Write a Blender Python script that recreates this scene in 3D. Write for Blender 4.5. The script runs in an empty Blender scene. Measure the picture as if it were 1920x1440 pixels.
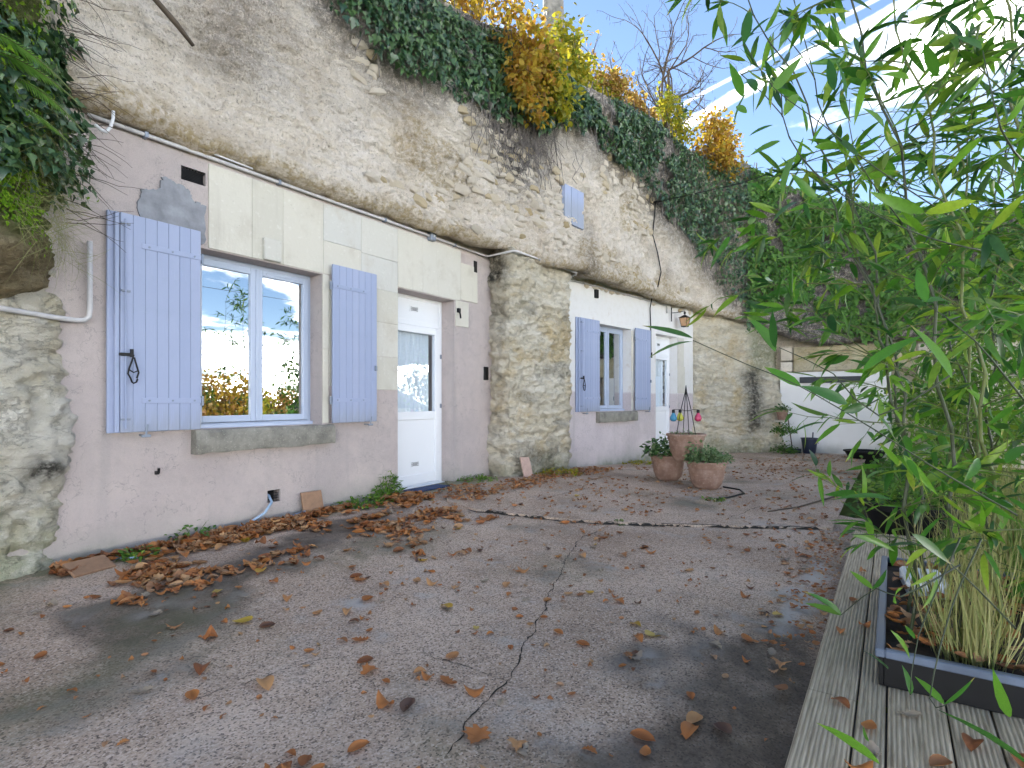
import bpy, bmesh, math, random
import numpy as np
from mathutils import Vector, Matrix, Quaternion

scn = bpy.context.scene
col = scn.collection
random.seed(11)
RG = np.random.default_rng(11)
R = math.radians

# ------------------------------------------------------------------ camera
THETA = math.atan(713 / 1050)
cam_d = bpy.data.cameras.new('camera')
cam_d.sensor_width = 36; cam_d.lens = 36 * 1050 / 1920; cam_d.shift_y = 30 / 1920
cam_d.clip_start = 0.05; cam_d.clip_end = 2000
cam = bpy.data.objects.new('camera', cam_d); col.objects.link(cam)
cam.location = (0, -5.07, 1.3); cam.rotation_euler = (R(90), 0, THETA - R(90))
scn.camera = cam

# ------------------------------------------------------------------ light
SUN_EL, SUN_AZ = R(27), R(40)          # azimuth measured from +Y towards +X
sun_dir = Vector((math.sin(SUN_AZ) * math.cos(SUN_EL), math.cos(SUN_AZ) * math.cos(SUN_EL), math.sin(SUN_EL)))
sd = bpy.data.lights.new('sun', 'SUN'); sd.energy = 2.2; sd.angle = R(0.5); sd.color = (1, .94, .84)
sun = bpy.data.objects.new('sun', sd); col.objects.link(sun)
sun.rotation_euler = (-sun_dir).to_track_quat('-Z', 'Y').to_euler(); sun.location = (10, 20, 30)
scn.view_settings.view_transform = 'Standard'; scn.view_settings.look = 'None'
scn.view_settings.exposure = 2.6; scn.view_settings.gamma = 1

world = bpy.data.worlds.new('World'); scn.world = world; world.use_nodes = True

class NT:
    """small helper round a node tree"""
    def __init__(s, tree): s.t = tree; s.t.nodes.clear()
    def n(s, typ, ins=None, **props):
        nd = s.t.nodes.new('ShaderNode' + typ)
        for k, v in props.items(): setattr(nd, k, v)
        for k, v in (ins or {}).items(): s.set(nd.inputs[k], v)
        return nd
    def set(s, sock, v):
        if isinstance(v, bpy.types.NodeSocket): s.t.links.new(v, sock)
        elif isinstance(v, bpy.types.Node): s.t.links.new(v.outputs[0], sock)
        else:
            if sock.type == 'RGBA' and len(v) == 3: v = (*v, 1)
            sock.default_value = v
    def math(s, op, a, b=0.0, clamp=False):
        nd = s.n('Math', {0: a, 1: b}, operation=op); nd.use_clamp = clamp; return nd.outputs[0]
    def vmath(s, op, a, b=(0, 0, 0)):
        nd = s.n('VectorMath', {0: a, 1: b}, operation=op)
        return nd.outputs['Value'] if op in ('DOT_PRODUCT', 'LENGTH') else nd.outputs[0]
    def mix(s, f, a, b, blend='MIX'):
        nd = s.n('Mix', {0: f, 6: a, 7: b}, data_type='RGBA', blend_type=blend); return nd.outputs[2]
    def ramp(s, f, pts, interp='LINEAR'):
        nd = s.n('ValToRGB', {0: f}); cr = nd.color_ramp; cr.interpolation = interp
        while len(cr.elements) < len(pts): cr.elements.new(.5)
        for e, (p, c) in zip(cr.elements, pts):
            e.position = p; e.color = (*c, 1) if not isinstance(c, (int, float)) else (c, c, c, 1)
        return nd.outputs[0]
    def noise(s, vec, scale, detail=4, rough=.55, out=0, dist=0):
        return s.n('TexNoise', {'Vector': vec, 'Scale': scale, 'Detail': detail, 'Roughness': rough, 'Distortion': dist}).outputs[out]
    def maprange(s, v, a, b, c=0, d=1):
        nd = s.n('MapRange', {0: v, 1: a, 2: b, 3: c, 4: d}); nd.interpolation_type = 'SMOOTHSTEP'; return nd.outputs[0]

w = NT(world.node_tree)
sky = w.n('TexSky', sky_type='NISHITA'); sky.sun_disc = False; sky.sun_elevation = SUN_EL; sky.sun_rotation = SUN_AZ
sky.air_density = 1.05; sky.dust_density = .1; sky.ozone_density = .7; sky.altitude = 3200
tc = w.n('TexCoord').outputs['Generated']
sep = w.n('SeparateXYZ', {0: tc})
zz = w.math('MAXIMUM', sep.outputs[2], 0.0)
flat = w.n('CombineXYZ', {0: w.math('DIVIDE', sep.outputs[0], w.math('ADD', zz, .16)), 1: w.math('DIVIDE', sep.outputs[1], w.math('ADD', zz, .16)), 2: 0.0}).outputs[0]
cn = w.noise(flat, 1.05, 7, .56, dist=.35)
low = w.math('ADD', w.maprange(zz, .02, .20, .26, 0), w.math('MULTIPLY', w.maprange(zz, .42, .15), w.maprange(sep.outputs[0], .3, .9, 0, .05)))                      # fair-weather cloud bank is thicker towards the horizon
cov = w.maprange(w.math('ADD', cn, low), .60, .80)
thin = w.math('MULTIPLY', w.maprange(w.noise(flat, .5, 5, .6), .5, .78), .10)
def streak(nv, along, w0, amp):                             # a contrail: a thin band along a great circle
    d = w.math('ABSOLUTE', w.math('ADD', w.vmath('DOT_PRODUCT', tc, nv), w.math('MULTIPLY', w.math('SUBTRACT', w.noise(tc, 16, 4), .5), w0 * 1.6)))
    f = w.maprange(d, w0, 0)
    g = w.maprange(w.vmath('DOT_PRODUCT', tc, along), .80, .9)
    return w.math('MULTIPLY', w.math('MULTIPLY', f, g), amp)
# the two vapour trails cross the sky above the garden (directions, not screen positions)
v1, v2 = Vector((.873, .184, .452)), Vector((.865, -.015, .502))
v3, v4 = Vector((.861, .174, .478)), Vector((.857, .019, .514))
s1 = streak(tuple(v1.cross(v2).normalized()), tuple(((v1 + v2) / 2).normalized()), .010, .30)
s2 = streak(tuple(v3.cross(v4).normalized()), tuple(((v3 + v4) / 2).normalized()), .004, .10)
cf = w.math('MAXIMUM', w.math('MAXIMUM', cov, thin), w.math('MAXIMUM', s1, s2))
ccol = w.mix(w.noise(flat, 2.6, 5), (48.0, 46.5, 44.5), (80.0, 77.0, 73.0))
skyc = w.mix(cf, sky.outputs[0], ccol)
bg = w.n('Background', {'Color': skyc, 'Strength': .05})
w.n('OutputWorld', {0: bg})

# ------------------------------------------------------------------ numpy noise
def _hash(ix, iy, iz, seed):
    h = (ix.astype(np.int64) * 374761393 + iy.astype(np.int64) * 668265263 + iz.astype(np.int64) * 2147483647 + seed * 974634777) & 0xFFFFFFFF
    h = ((h ^ (h >> 13)) * 1274126177) & 0xFFFFFFFF
    h = (h ^ (h >> 16)) & 0xFFFFFFFF
    return h.astype(np.float64) / 4294967295.0
def vnoise(x, y, z=0., seed=0):
    x, y, z = np.broadcast_arrays(np.asarray(x, float), np.asarray(y, float), np.asarray(z, float))
    ix, iy, iz = np.floor(x), np.floor(y), np.floor(z)
    fx, fy, fz = x - ix, y - iy, z - iz
    fx = fx * fx * fx * (fx * (fx * 6 - 15) + 10); fy = fy * fy * fy * (fy * (fy * 6 - 15) + 10); fz = fz * fz * (3 - 2 * fz)
    o = 0
    for a in (0, 1):
        for b in (0, 1):
            for c in (0, 1):
                o = o + _hash(ix + a, iy + b, iz + c, seed) * (fx if a else 1 - fx) * (fy if b else 1 - fy) * (fz if c else 1 - fz)
    return o
def fbm(x, y, z=0., octv=4, seed=0, gain=.5):
    o = 0; a = 1; t = 0
    for i in range(octv):
        o = o + a * vnoise(np.asarray(x) * 2 ** i + 17.3 * i, np.asarray(y) * 2 ** i + 5.1 * i, np.asarray(z) * 2 ** i, seed + i); t += a; a *= gain
    return o / t          # 0..1
def sstep(a, b, x):
    t = np.clip((np.asarray(x, float) - a) / (b - a), 0, 1); return t * t * (3 - 2 * t)
def worley(x, y, seed=0):
    ix, iy = np.floor(x), np.floor(y); f1 = np.full(np.shape(x), 9.); f2 = f1.copy(); cid = np.zeros(np.shape(x))
    for a in (-1, 0, 1):
        for b in (-1, 0, 1):
            cx, cy = ix + a, iy + b
            px = cx + _hash(cx, cy, cx * 0, seed); py = cy + _hash(cx, cy, cx * 0 + 1, seed)
            d = np.hypot(px - x, py - y); nid = _hash(cx, cy, cx * 0 + 2, seed)
            m = d < f1
            f2 = np.where(m, f1, np.minimum(f2, d)); cid = np.where(m, nid, cid); f1 = np.where(m, d, f1)
    return f1, f2, cid

# ------------------------------------------------------------------ object helpers
def tag(o, label=None, cat=None, group=None, kind=None):
    if label: o['label'] = label
    if cat: o['category'] = cat
    if group: o['group'] = group
    if kind: o['kind'] = kind
    return o
def thing(name, label, cat, loc=(0, 0, 0), rz=0, group=None):
    o = bpy.data.objects.new(name, None); col.objects.link(o); o.empty_display_size = .1
    o.location = loc; o.rotation_euler = (0, 0, rz)
    return tag(o, label, cat, group)
def link_mesh(name, me, mat=None, parent=None, loc=(0, 0, 0), rot=None, scale=None):
    o = bpy.data.objects.new(name, me); col.objects.link(o)
    if mat and not me.materials: me.materials.append(mat)
    if parent: o.parent = parent
    o.location = loc
    if rot is not None: o.rotation_euler = rot
    if scale is not None: o.scale = scale
    return o
class MB:
    def __init__(s): s.v = []; s.f = []
    def add(s, v, f):
        n = len(s.v); s.v += [tuple(p) for p in v]; s.f += [tuple(i + n for i in q) for q in f]; return s
    def box(s, x0, x1, y0, y1, z0, z1, b=0.0, M=None):
        if x0 > x1: x0, x1 = x1, x0
        if y0 > y1: y0, y1 = y1, y0
        if z0 > z1: z0, z1 = z1, z0
        if b <= 0:
            v = [(x, y, z) for x in (x0, x1) for y in (y0, y1) for z in (z0, z1)]
            f = [(0, 1, 3, 2), (4, 6, 7, 5), (0, 4, 5, 1), (2, 3, 7, 6), (0, 2, 6, 4), (1, 5, 7, 3)]
        else:
            v = []; idx = {}
            X, Y, Z = (x0, x1), (y0, y1), (z0, z1)
            for i in (0, 1):
                for j in (0, 1):
                    for k in (0, 1):
                        c = [X[i], Y[j], Z[k]]; sg = (1 if i == 0 else -1, 1 if j == 0 else -1, 1 if k == 0 else -1)
                        for ax in range(3):           # vertex lying on the face normal to ax
                            p = list(c)
                            for a in range(3):
                                if a != ax: p[a] += sg[a] * b
                            idx[i, j, k, ax] = len(v); v.append(tuple(p))
            f = []
            for ax in range(3):
                o1, o2 = [(1, 2), (2, 0), (0, 1)][ax]
                for sd_ in (0, 1):
                    q = []
                    for (p, r) in ((0, 0), (1, 0), (1, 1), (0, 1)):
                        t = [0, 0, 0]; t[ax] = sd_; t[o1] = p; t[o2] = r; q.append(idx[(*t, ax)])
                    f.append(tuple(q) if sd_ else tuple(q[::-1]))
                # edges parallel to ax
                for (p, r) in ((0, 0), (1, 0), (1, 1), (0, 1)):
                    t0 = [0, 0, 0]; t0[o1] = p; t0[o2] = r; t1 = list(t0); t1[ax] = 1
                    q = [idx[(*t0, o1)], idx[(*t0, o2)], idx[(*t1, o2)], idx[(*t1, o1)]]
                    f.append(tuple(q) if (p + r) % 2 == 0 else tuple(q[::-1]))
            for i in (0, 1):
                for j in (0, 1):
                    for k in (0, 1):
                        q = tuple(idx[i, j, k, a] for a in range(3)); f.append(q if (i + j + k) % 2 else q[::-1])
        if M is not None: v = [tuple(M @ Vector(p)) for p in v]
        return s.add(v, f)
    def tube(s, pts, r, n=8, cap=True):
        P = [Vector(p) for p in pts]; rr = r if hasattr(r, '__len__') else [r] * len(P)
        rings = []; up = None
        for i, p in enumerate(P):
            d = (P[min(i + 1, len(P) - 1)] - P[max(i - 1, 0)]); d = d.normalized() if d.length > 1e-9 else Vector((0, 0, 1))
            if up is None: up = Vector((0, 0, 1)) if abs(d.z) < .9 else Vector((1, 0, 0))
            a = d.cross(up).normalized(); up = a.cross(d).normalized()
            rings.append([p + (a * math.cos(t) + up * math.sin(t)) * rr[i] for t in [2 * math.pi * k / n for k in range(n)]])
        v = [q for rg in rings for q in rg]; f = []
        for i in range(len(P) - 1):
            for k in range(n):
                f.append((i * n + k, i * n + (k + 1) % n, (i + 1) * n + (k + 1) % n, (i + 1) * n + k))
        if cap: f += [tuple(range(n))[::-1], tuple((len(P) - 1) * n + k for k in range(n))]
        return s.add(v, f)
    def lathe(s, prof, c=(0, 0, 0), n=28, wob=0):
        v = []; f = []
        for i, (r, z) in enumerate(prof):
            for k in range(n):
                t = 2 * math.pi * k / n; rr = r * (1 + wob * math.sin(2 * t + 1))
                v.append((c[0] + rr * math.cos(t), c[1] + rr * math.sin(t), c[2] + z))
        for i in range(len(prof) - 1):
            for k in range(n): f.append((i * n + k, i * n + (k + 1) % n, (i + 1) * n + (k + 1) % n, (i + 1) * n + k))
        return s.add(v, f)
    def mesh(s, name, smooth=False):
        me = bpy.data.meshes.new(name); me.from_pydata(s.v, [], s.f); me.update()
        if smooth: me.polygons.foreach_set('use_smooth', [True] * len(me.polygons))
        return me
    def build(s, name, mat, parent=None, smooth=False, loc=(0, 0, 0), **k):
        return link_mesh(name, s.mesh(name, smooth), mat, parent, loc, **k)
def shade_auto(o, ang=35):
    me = o.data
    me.polygons.foreach_set('use_smooth', [True] * len(me.polygons))
    me.set_sharp_from_angle(angle=R(ang)); return o
def np_mesh(name, V, F, smooth=True):
    """V (n,3) array, F (m,k) index array of equal-sized faces"""
    me = bpy.data.meshes.new(name); V = np.asarray(V, np.float32); F = np.asarray(F, np.int32); m, k = F.shape
    me.vertices.add(len(V)); me.vertices.foreach_set('co', V.ravel())
    me.loops.add(m * k); me.loops.foreach_set('vertex_index', F.ravel())
    me.polygons.add(m); me.polygons.foreach_set('loop_start', np.arange(0, m * k, k, dtype=np.int32))
    try: me.polygons.foreach_set('loop_total', np.full(m, k, np.int32))
    except Exception: pass
    me.update(calc_edges=True); me.validate()
    if smooth: me.polygons.foreach_set('use_smooth', np.ones(len(me.polygons), bool))
    return me
def grid_faces(nu, nv):
    i, j = np.meshgrid(np.arange(nu - 1), np.arange(nv - 1), indexing='ij'); a = i * nv + j
    return np.stack([a, a + nv, a + nv + 1, a + 1], -1).reshape(-1, 4)
def attr(me, name, vals):
    a = me.attributes.new(name, 'FLOAT', 'POINT'); a.data.foreach_set('value', np.asarray(vals, np.float32).ravel())
def nrm(a): return a / np.maximum(np.linalg.norm(a, axis=-1, keepdims=True), 1e-9)
def frames(d, n):
    d = nrm(np.asarray(d, float)); n = np.asarray(n, float); z = nrm(n - (n * d).sum(-1, keepdims=True) * d); x = np.cross(d, z)
    return np.stack([x, d, z], -1)
def scatter(name, tpls, pos, rot, scl, smooth=False):
    """copies of leaf templates (verts (n,3), tris (m,3)) in one mesh"""
    pos = np.asarray(pos, float); N = len(pos); scl = np.asarray(scl, float)
    if scl.ndim == 1: scl = np.repeat(scl[:, None], 3, 1)
    which = RG.integers(0, len(tpls), N); Vs = []; Fs = []; off = 0
    for t, (tv, tf) in enumerate(tpls):
        m = which == t
        if not m.any(): continue
        v = tv[None] * scl[m][:, None, :]; v = np.einsum('nij,nkj->nki', rot[m], v) + pos[m][:, None, :]
        k = len(tv); n = m.sum()
        f = tf[None] + (np.arange(n) * k)[:, None, None] + off
        Vs.append(v.reshape(-1, 3)); Fs.append(f.reshape(-1, 3)); off += n * k
    me = np_mesh(name, np.concatenate(Vs), np.concatenate(Fs), smooth); ts = np.concatenate([np.tile(tv[:, 1], int((which == t).sum())) for t, (tv, tf) in enumerate(tpls) if (which == t).any()])
    if len(ts) == len(me.vertices): attr(me, 'along', ts)
    return me
def rand_dirs(n):
    v = RG.normal(size=(n, 3)); return nrm(v)

# ------------------------------------------------------------------ leaf templates: base at origin, blade along +Y, face +Z
def strip_leaf(prof, fold=.12, droop=.15, ny=None):
    """prof: list of (y, half width); folded along the midrib, drooping to the tip"""
    v = []; f = []
    for y, hw in prof:
        z = -droop * y * y
        v += [(-hw, y, z + fold * hw), (0, y, z), (hw, y, z + fold * hw)]
    for i in range(len(prof) - 1):
        a = 3 * i; b = a + 3
        f += [(a, a + 1, b + 1), (a, b + 1, b), (a + 1, a + 2, b + 2), (a + 1, b + 2, b + 1)]
    return np.array(v, float), np.array(f)
BAMBOO_T = [strip_leaf([(0, .004), (.08, .035), (.25, .068), (.5, .07), (.75, .045), (1, .001)], .35, d) for d in (.08, .2, .35)]
OVAL_T = [strip_leaf([(0, .02), (.2, .24), (.5, .33), (.8, .2), (1, .01)], fo, d) for fo, d in ((.2, .1), (.4, .3), (.1, .25))]
BLADE_T = [strip_leaf([(0, .0042), (.4, .0042), (.75, .003), (1, .0006)], .5, d) for d in (.15, .35, .6)]
def poly_leaf(out, curl=0., fold=0., seed=0, sub=True, rough=.0):
    """outline polygon (in the unit square, base at origin) as a fan round an inner ring, then bent"""
    rn = random.Random(seed); o = np.array(out, float); c = o.mean(0)
    ring = c + (o - c) * .55; n = len(o)
    P = np.concatenate([o, ring, c[None]]); f = []
    for i in range(n):
        j = (i + 1) % n
        f += [(i, j, n + j), (i, n + j, n + i), (n + i, n + j, 2 * n)]
    x, y = P[:, 0], P[:, 1]
    z = curl * (y - .5) ** 2 * 2 + fold * np.abs(x) * 1.6
    tw = rn.uniform(-.5, .5) * curl
    z = z + tw * x * (y - .4) * 4
    z = z + np.array([rn.uniform(-1, 1) for _ in P]) * rough
    return np.stack([x, y, z - z.min() * 0], -1), np.array(f)
def outline(kind):
    if kind == 'oval':
        L = [(.0, 0), (.14, .08), (.26, .25), (.31, .45), (.26, .68), (.14, .88), (0, 1)]
    elif kind == 'oak':
        L = [(0, 0), (.05, .12), (.16, .18), (.10, .28), (.25, .36), (.15, .47), (.32, .58), (.19, .66), (.27, .8), (.14, .86), (.1, .97), (0, 1)]
    elif kind == 'maple':
        L = [(0, .12), (.16, .05), (.28, .10), (.22, .22), (.48, .34), (.36, .42), (.5, .62), (.3, .58), (.22, .64), (.2, .82), (.1, .78), (0, 1)]
    elif kind == 'heart':
        L = [(0, .06), (.16, 0), (.32, .08), (.38, .26), (.33, .48), (.2, .72), (.06, .92), (0, 1)]
    elif kind == 'ivy':
        L = [(0, .05), (.22, -.02), (.42, .12), (.5, .3), (.28, .42), (.2, .62), (.08, .85), (0, 1)]
    else:
        L = [(0, 0), (.1, .1), (.3, .4), (.2, .75), (0, 1)]
    return L + [(-x, y) for x, y in L[-2:0:-1]]
def fan_leaf(out, fold=.15, droop=.2):
    o = np.array(out, float); c = np.array([[0, .45]]); P = np.concatenate([o, c]); n = len(o)
    f = [(i, (i + 1) % n, n) for i in range(n)]
    z = fold * np.abs(P[:, 0]) - droop * P[:, 1] ** 2
    return np.stack([P[:, 0], P[:, 1], z], -1), np.array(f)
IVY_T = [fan_leaf(outline('ivy'), .25, d) for d in (.1, .3)]
HEART_T = [fan_leaf(outline('heart'), .2, d) for d in (.1, .3, .5)]
SMALL_T = [fan_leaf(outline('x'), .25, d) for d in (.1, .4)]

# ------------------------------------------------------------------ materials
def new_mat(name):
    m = bpy.data.materials.new(name); m.use_nodes = True; t = NT(m.node_tree); return m, t
def finish(t, bsdf, bump=None, strength=.3, dist=.01):
    if bump is not None:
        b = t.n('Bump', {'Height': bump, 'Strength': strength, 'Distance': dist}); t.set(bsdf.inputs['Normal'], b.outputs[0])
    t.n('OutputMaterial', {0: bsdf})
def simple(name, c, rough=.5, metal=0, var=.12, scale=9, bump=.15, spec=.5, bscale=60, bdist=.004):
    m, t = new_mat(name); g = t.n('TexCoord').outputs['Object']
    nz = t.noise(g, scale, 5, .6); k = t.ramp(nz, [(.25, tuple(x * (1 - var * 1.6) for x in c)), (.75, tuple(min(1, x * (1 + var)) for x in c))])
    b = t.n('BsdfPrincipled', {'Base Color': k, 'Roughness': t.maprange(nz, .2, .8, rough * .85, min(1, rough * 1.15)), 'Metallic': metal, 'Specular IOR Level': spec})
    finish(t, b, t.noise(g, bscale, 4), bump, bdist); return m
def leaf_mat(name, cols, trans=.35, rnd='island', rough=.45, spec=.35, dry=None):
    m, t = new_mat(name)
    r = t.n('NewGeometry').outputs['Random Per Island'] if rnd == 'island' else t.n('ObjectInfo').outputs['Random']
    c = t.ramp(r, [(i / max(1, len(cols) - 1), x) for i, x in enumerate(cols)])
    g = t.n('TexCoord').outputs['Object']
    c = t.mix(.5, c, t.ramp(t.noise(g, 70, 3), [(.3, .55), (.7, 1.0)]), 'MULTIPLY')
    if dry:
        al = t.n('Attribute', attribute_name='along').outputs['Fac']; c = t.mix(t.math('MULTIPLY', t.maprange(al, .80, 1.0), t.maprange(t.math('FRACT', t.math('MULTIPLY', r, 7.3)), .35, .8)), c, dry)
    b = t.n('BsdfPrincipled', {'Base Color': c, 'Roughness': rough, 'Specular IOR Level': spec})
    tr = t.n('BsdfTranslucent', {'Color': t.mix(.6, c, (1, .95, .45), 'SOFT_LIGHT')})
    s = t.n('MixShader', {0: trans, 1: b, 2: tr}); t.n('OutputMaterial', {0: s}); return m
M = {}
M['bamboo'] = leaf_mat('bamboo_leaf', [(.018, .07, .022), (.04, .15, .022), (.08, .25, .025), (.17, .38, .035), (.025, .09, .04), (.30, .46, .045), (.05, .18, .025)], .45, rough=.35, spec=.5, dry=(.42, .33, .12))
M['bamboo_obj'] = leaf_mat('bamboo_leaf_single', [(.03, .115, .025), (.05, .18, .025), (.09, .27, .03), (.18, .38, .04), (.03, .11, .04)], .45, 'object', .35, .5, (.42, .33, .12))
M['ivy'] = leaf_mat('ivy_leaf', [(.022, .062, .034), (.036, .095, .045), (.065, .14, .058), (.11, .20, .065), (.05, .09, .055)], .15, rough=.3, spec=.55)
M['ivy_far'] = leaf_mat('creeper_leaf', [(.05, .13, .035), (.08, .20, .04), (.13, .29, .05), (.06, .15, .035), (.20, .36, .06)], .35)
M['gold'] = leaf_mat('golden_leaf', [(.40, .26, .04), (.52, .36, .05), (.36, .30, .06), (.44, .22, .04), (.26, .15, .05)], .5)
M['gold_green'] = leaf_mat('turning_leaf', [(.40, .34, .03), (.20, .28, .04), (.54, .42, .04), (.14, .22, .04)], .5)
M['rust'] = leaf_mat('rust_leaf', [(.40, .24, .08), (.46, .32, .12), (.32, .17, .06), (.46, .36, .10)], .45)
M['fern'] = leaf_mat('fern_leaf', [(.18, .40, .08), (.26, .50, .12), (.15, .33, .07)], .45)
M['shrub'] = leaf_mat('shrub_leaf', [(.05, .13, .025), (.10, .24, .035), (.17, .32, .05), (.24, .36, .07)], .4)
M['sage'] = leaf_mat('sage_leaf', [(.10, .19, .08), (.16, .26, .12), (.24, .34, .17), (.07, .14, .05)], .25)
M['mintdark'] = leaf_mat('mint_leaf', [(.04, .11, .035), (.07, .17, .05), (.13, .24, .09), (.30, .36, .22)], .25)
M['moss'] = leaf_mat('moss', [(.10, .22, .02), (.18, .34, .025), (.28, .44, .04)], .35, rough=.9, spec=.1)
M['drygrass'] = leaf_mat('dry_grass', [(.36, .33, .15), (.28, .32, .11), (.45, .42, .22), (.20, .28, .08)], .3, rough=.7)
M['litter'] = leaf_mat('leaf_litter', [(.40, .155, .05), (.50, .22, .075), (.20, .08, .04), (.56, .33, .16), (.40, .24, .14), (.46, .17, .05), (.28, .11, .05)], .1, rough=.6)
M['leaf_brown'] = leaf_mat('brown_leaf', [(.40, .145, .045), (.50, .20, .06), (.25, .09, .035), (.56, .31, .14), (.46, .21, .08)], .1, 'object', .55)
M['leaf_dark'] = leaf_mat('dark_leaf', [(.13, .06, .035), (.18, .075, .035), (.12, .07, .055)], .06, 'object', .5)
M['leaf_yellow'] = leaf_mat('yellow_leaf', [(.55, .38, .06), (.50, .30, .05), (.62, .46, .14)], .15, 'object', .55)
M['leaf_pale'] = leaf_mat('pale_leaf', [(.42, .34, .25), (.36, .30, .24), (.30, .25, .20)], .1, 'object', .6)
M['stem'] = simple('cane', (.12, .15, .045), .5, var=.3)
M['stem_dark'] = simple('cane_dark', (.035, .05, .022), .45, var=.3)
M['twig'] = simple('twig', (.10, .075, .055), .8, var=.3)
M['bark'] = simple('bark', (.26, .25, .23), .9, var=.35, scale=6, bump=.9, bscale=22, bdist=.03)
M['deadvine'] = simple('dead_vine', (.17, .15, .14), .9, var=.3)
M['black'] = simple('black_plastic', (.006, .0065, .008), .55, var=.3, bump=.05, spec=.25)
M['rim'] = simple('planter_rim', (.10, .13, .19), .42, var=.2, bump=.05)
M['iron'] = simple('black_iron', (.02, .02, .022), .5, .6, var=.3)
M['greymetal'] = simple('grey_metal', (.25, .29, .36), .45, .3, var=.2)
M['pipe'] = simple('grey_pipe', (.55, .54, .55), .45, var=.12, bump=.05)
M['cable'] = simple('white_cable', (.72, .73, .74), .4, var=.06, bump=.02)
M['hose'] = simple('blue_hose', (.36, .50, .68), .4, var=.1, bump=.02)
M['pvc'] = simple('white_pvc', (.82, .84, .87), .5, var=.012, scale=2, bump=0.0, bscale=12)
M['blueframe'] = simple('blue_window_frame', (.44, .51, .65), .32, var=.02, scale=2, bump=0.0, bscale=12)
M['dark'] = simple('painted_hole_shade', (.012, .011, .011), .9, var=.3)  # near-black colour stands in for the shade inside vents and slots
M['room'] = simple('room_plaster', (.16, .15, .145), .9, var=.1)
M['curtain'] = simple('net_curtain', (.90, .92, .95), .85, var=.03, bump=.05)
M['tilebrown'] = simple('brown_tile', (.30, .18, .11), .75, var=.2, scale=14)
M['tilepink'] = simple('pink_tile', (.52, .36, .30), .75, var=.15, scale=14)
M['bucket'] = simple('dark_blue_bucket', (.02, .028, .06), .4, var=.2, bump=.03)
M['bristle'] = simple('broom_head', (.03, .035, .05), .8, var=.3)
M['pale_stone'] = simple('pale_plastic', (.62, .68, .76), .45, var=.06, bump=.05)
M['soil'] = simple('soil', (.05, .035, .025), .95, var=.4, scale=30, bump=.8)
M['mat_blue'] = simple('blue_mat', (.03, .06, .16), .9, var=.6, scale=40, bump=.5)
M['beam'] = simple('slate_beam', (.05, .055, .065), .7, var=.2)

def paint_mat():
    m, t = new_mat('blue_shutter_paint'); g = t.n('TexCoord').outputs['Object']; r = t.n('ObjectInfo').outputs['Random']
    st = t.n('Mapping', {'Vector': g, 'Scale': (40, 40, 2.2)}).outputs[0]
    grain = t.noise(st, 3, 5, .6)
    c = t.mix(r, (.315, .37, .535), (.355, .405, .565))
    c = t.mix(t.maprange(t.noise(g, 3.5, 5, .6), .5, .75, 0, .55), c, (.28, .335, .46))
    c = t.mix(t.math('MULTIPLY', t.maprange(t.noise(st, 6, 4, .7), .66, .72), .6), c, (.52, .53, .52))
    c = t.mix(t.maprange(grain, .56, .78, 0, .25), c, (.50, .57, .74))
    zc = t.n('SeparateXYZ', {0: g}).outputs[2]; gm = t.math('MULTIPLY', t.maprange(t.math('ADD', zc, t.math('MULTIPLY', t.noise(st, 2, 4, .6), .35)), .42, .10), .45)
    c = t.mix(gm, c, (.25, .26, .25))
    b = t.n('BsdfPrincipled', {'Base Color': c, 'Roughness': .55, 'Specular IOR Level': .35}); finish(t, b, grain, .18, .002); return m
M['paint'] = paint_mat()

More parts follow.
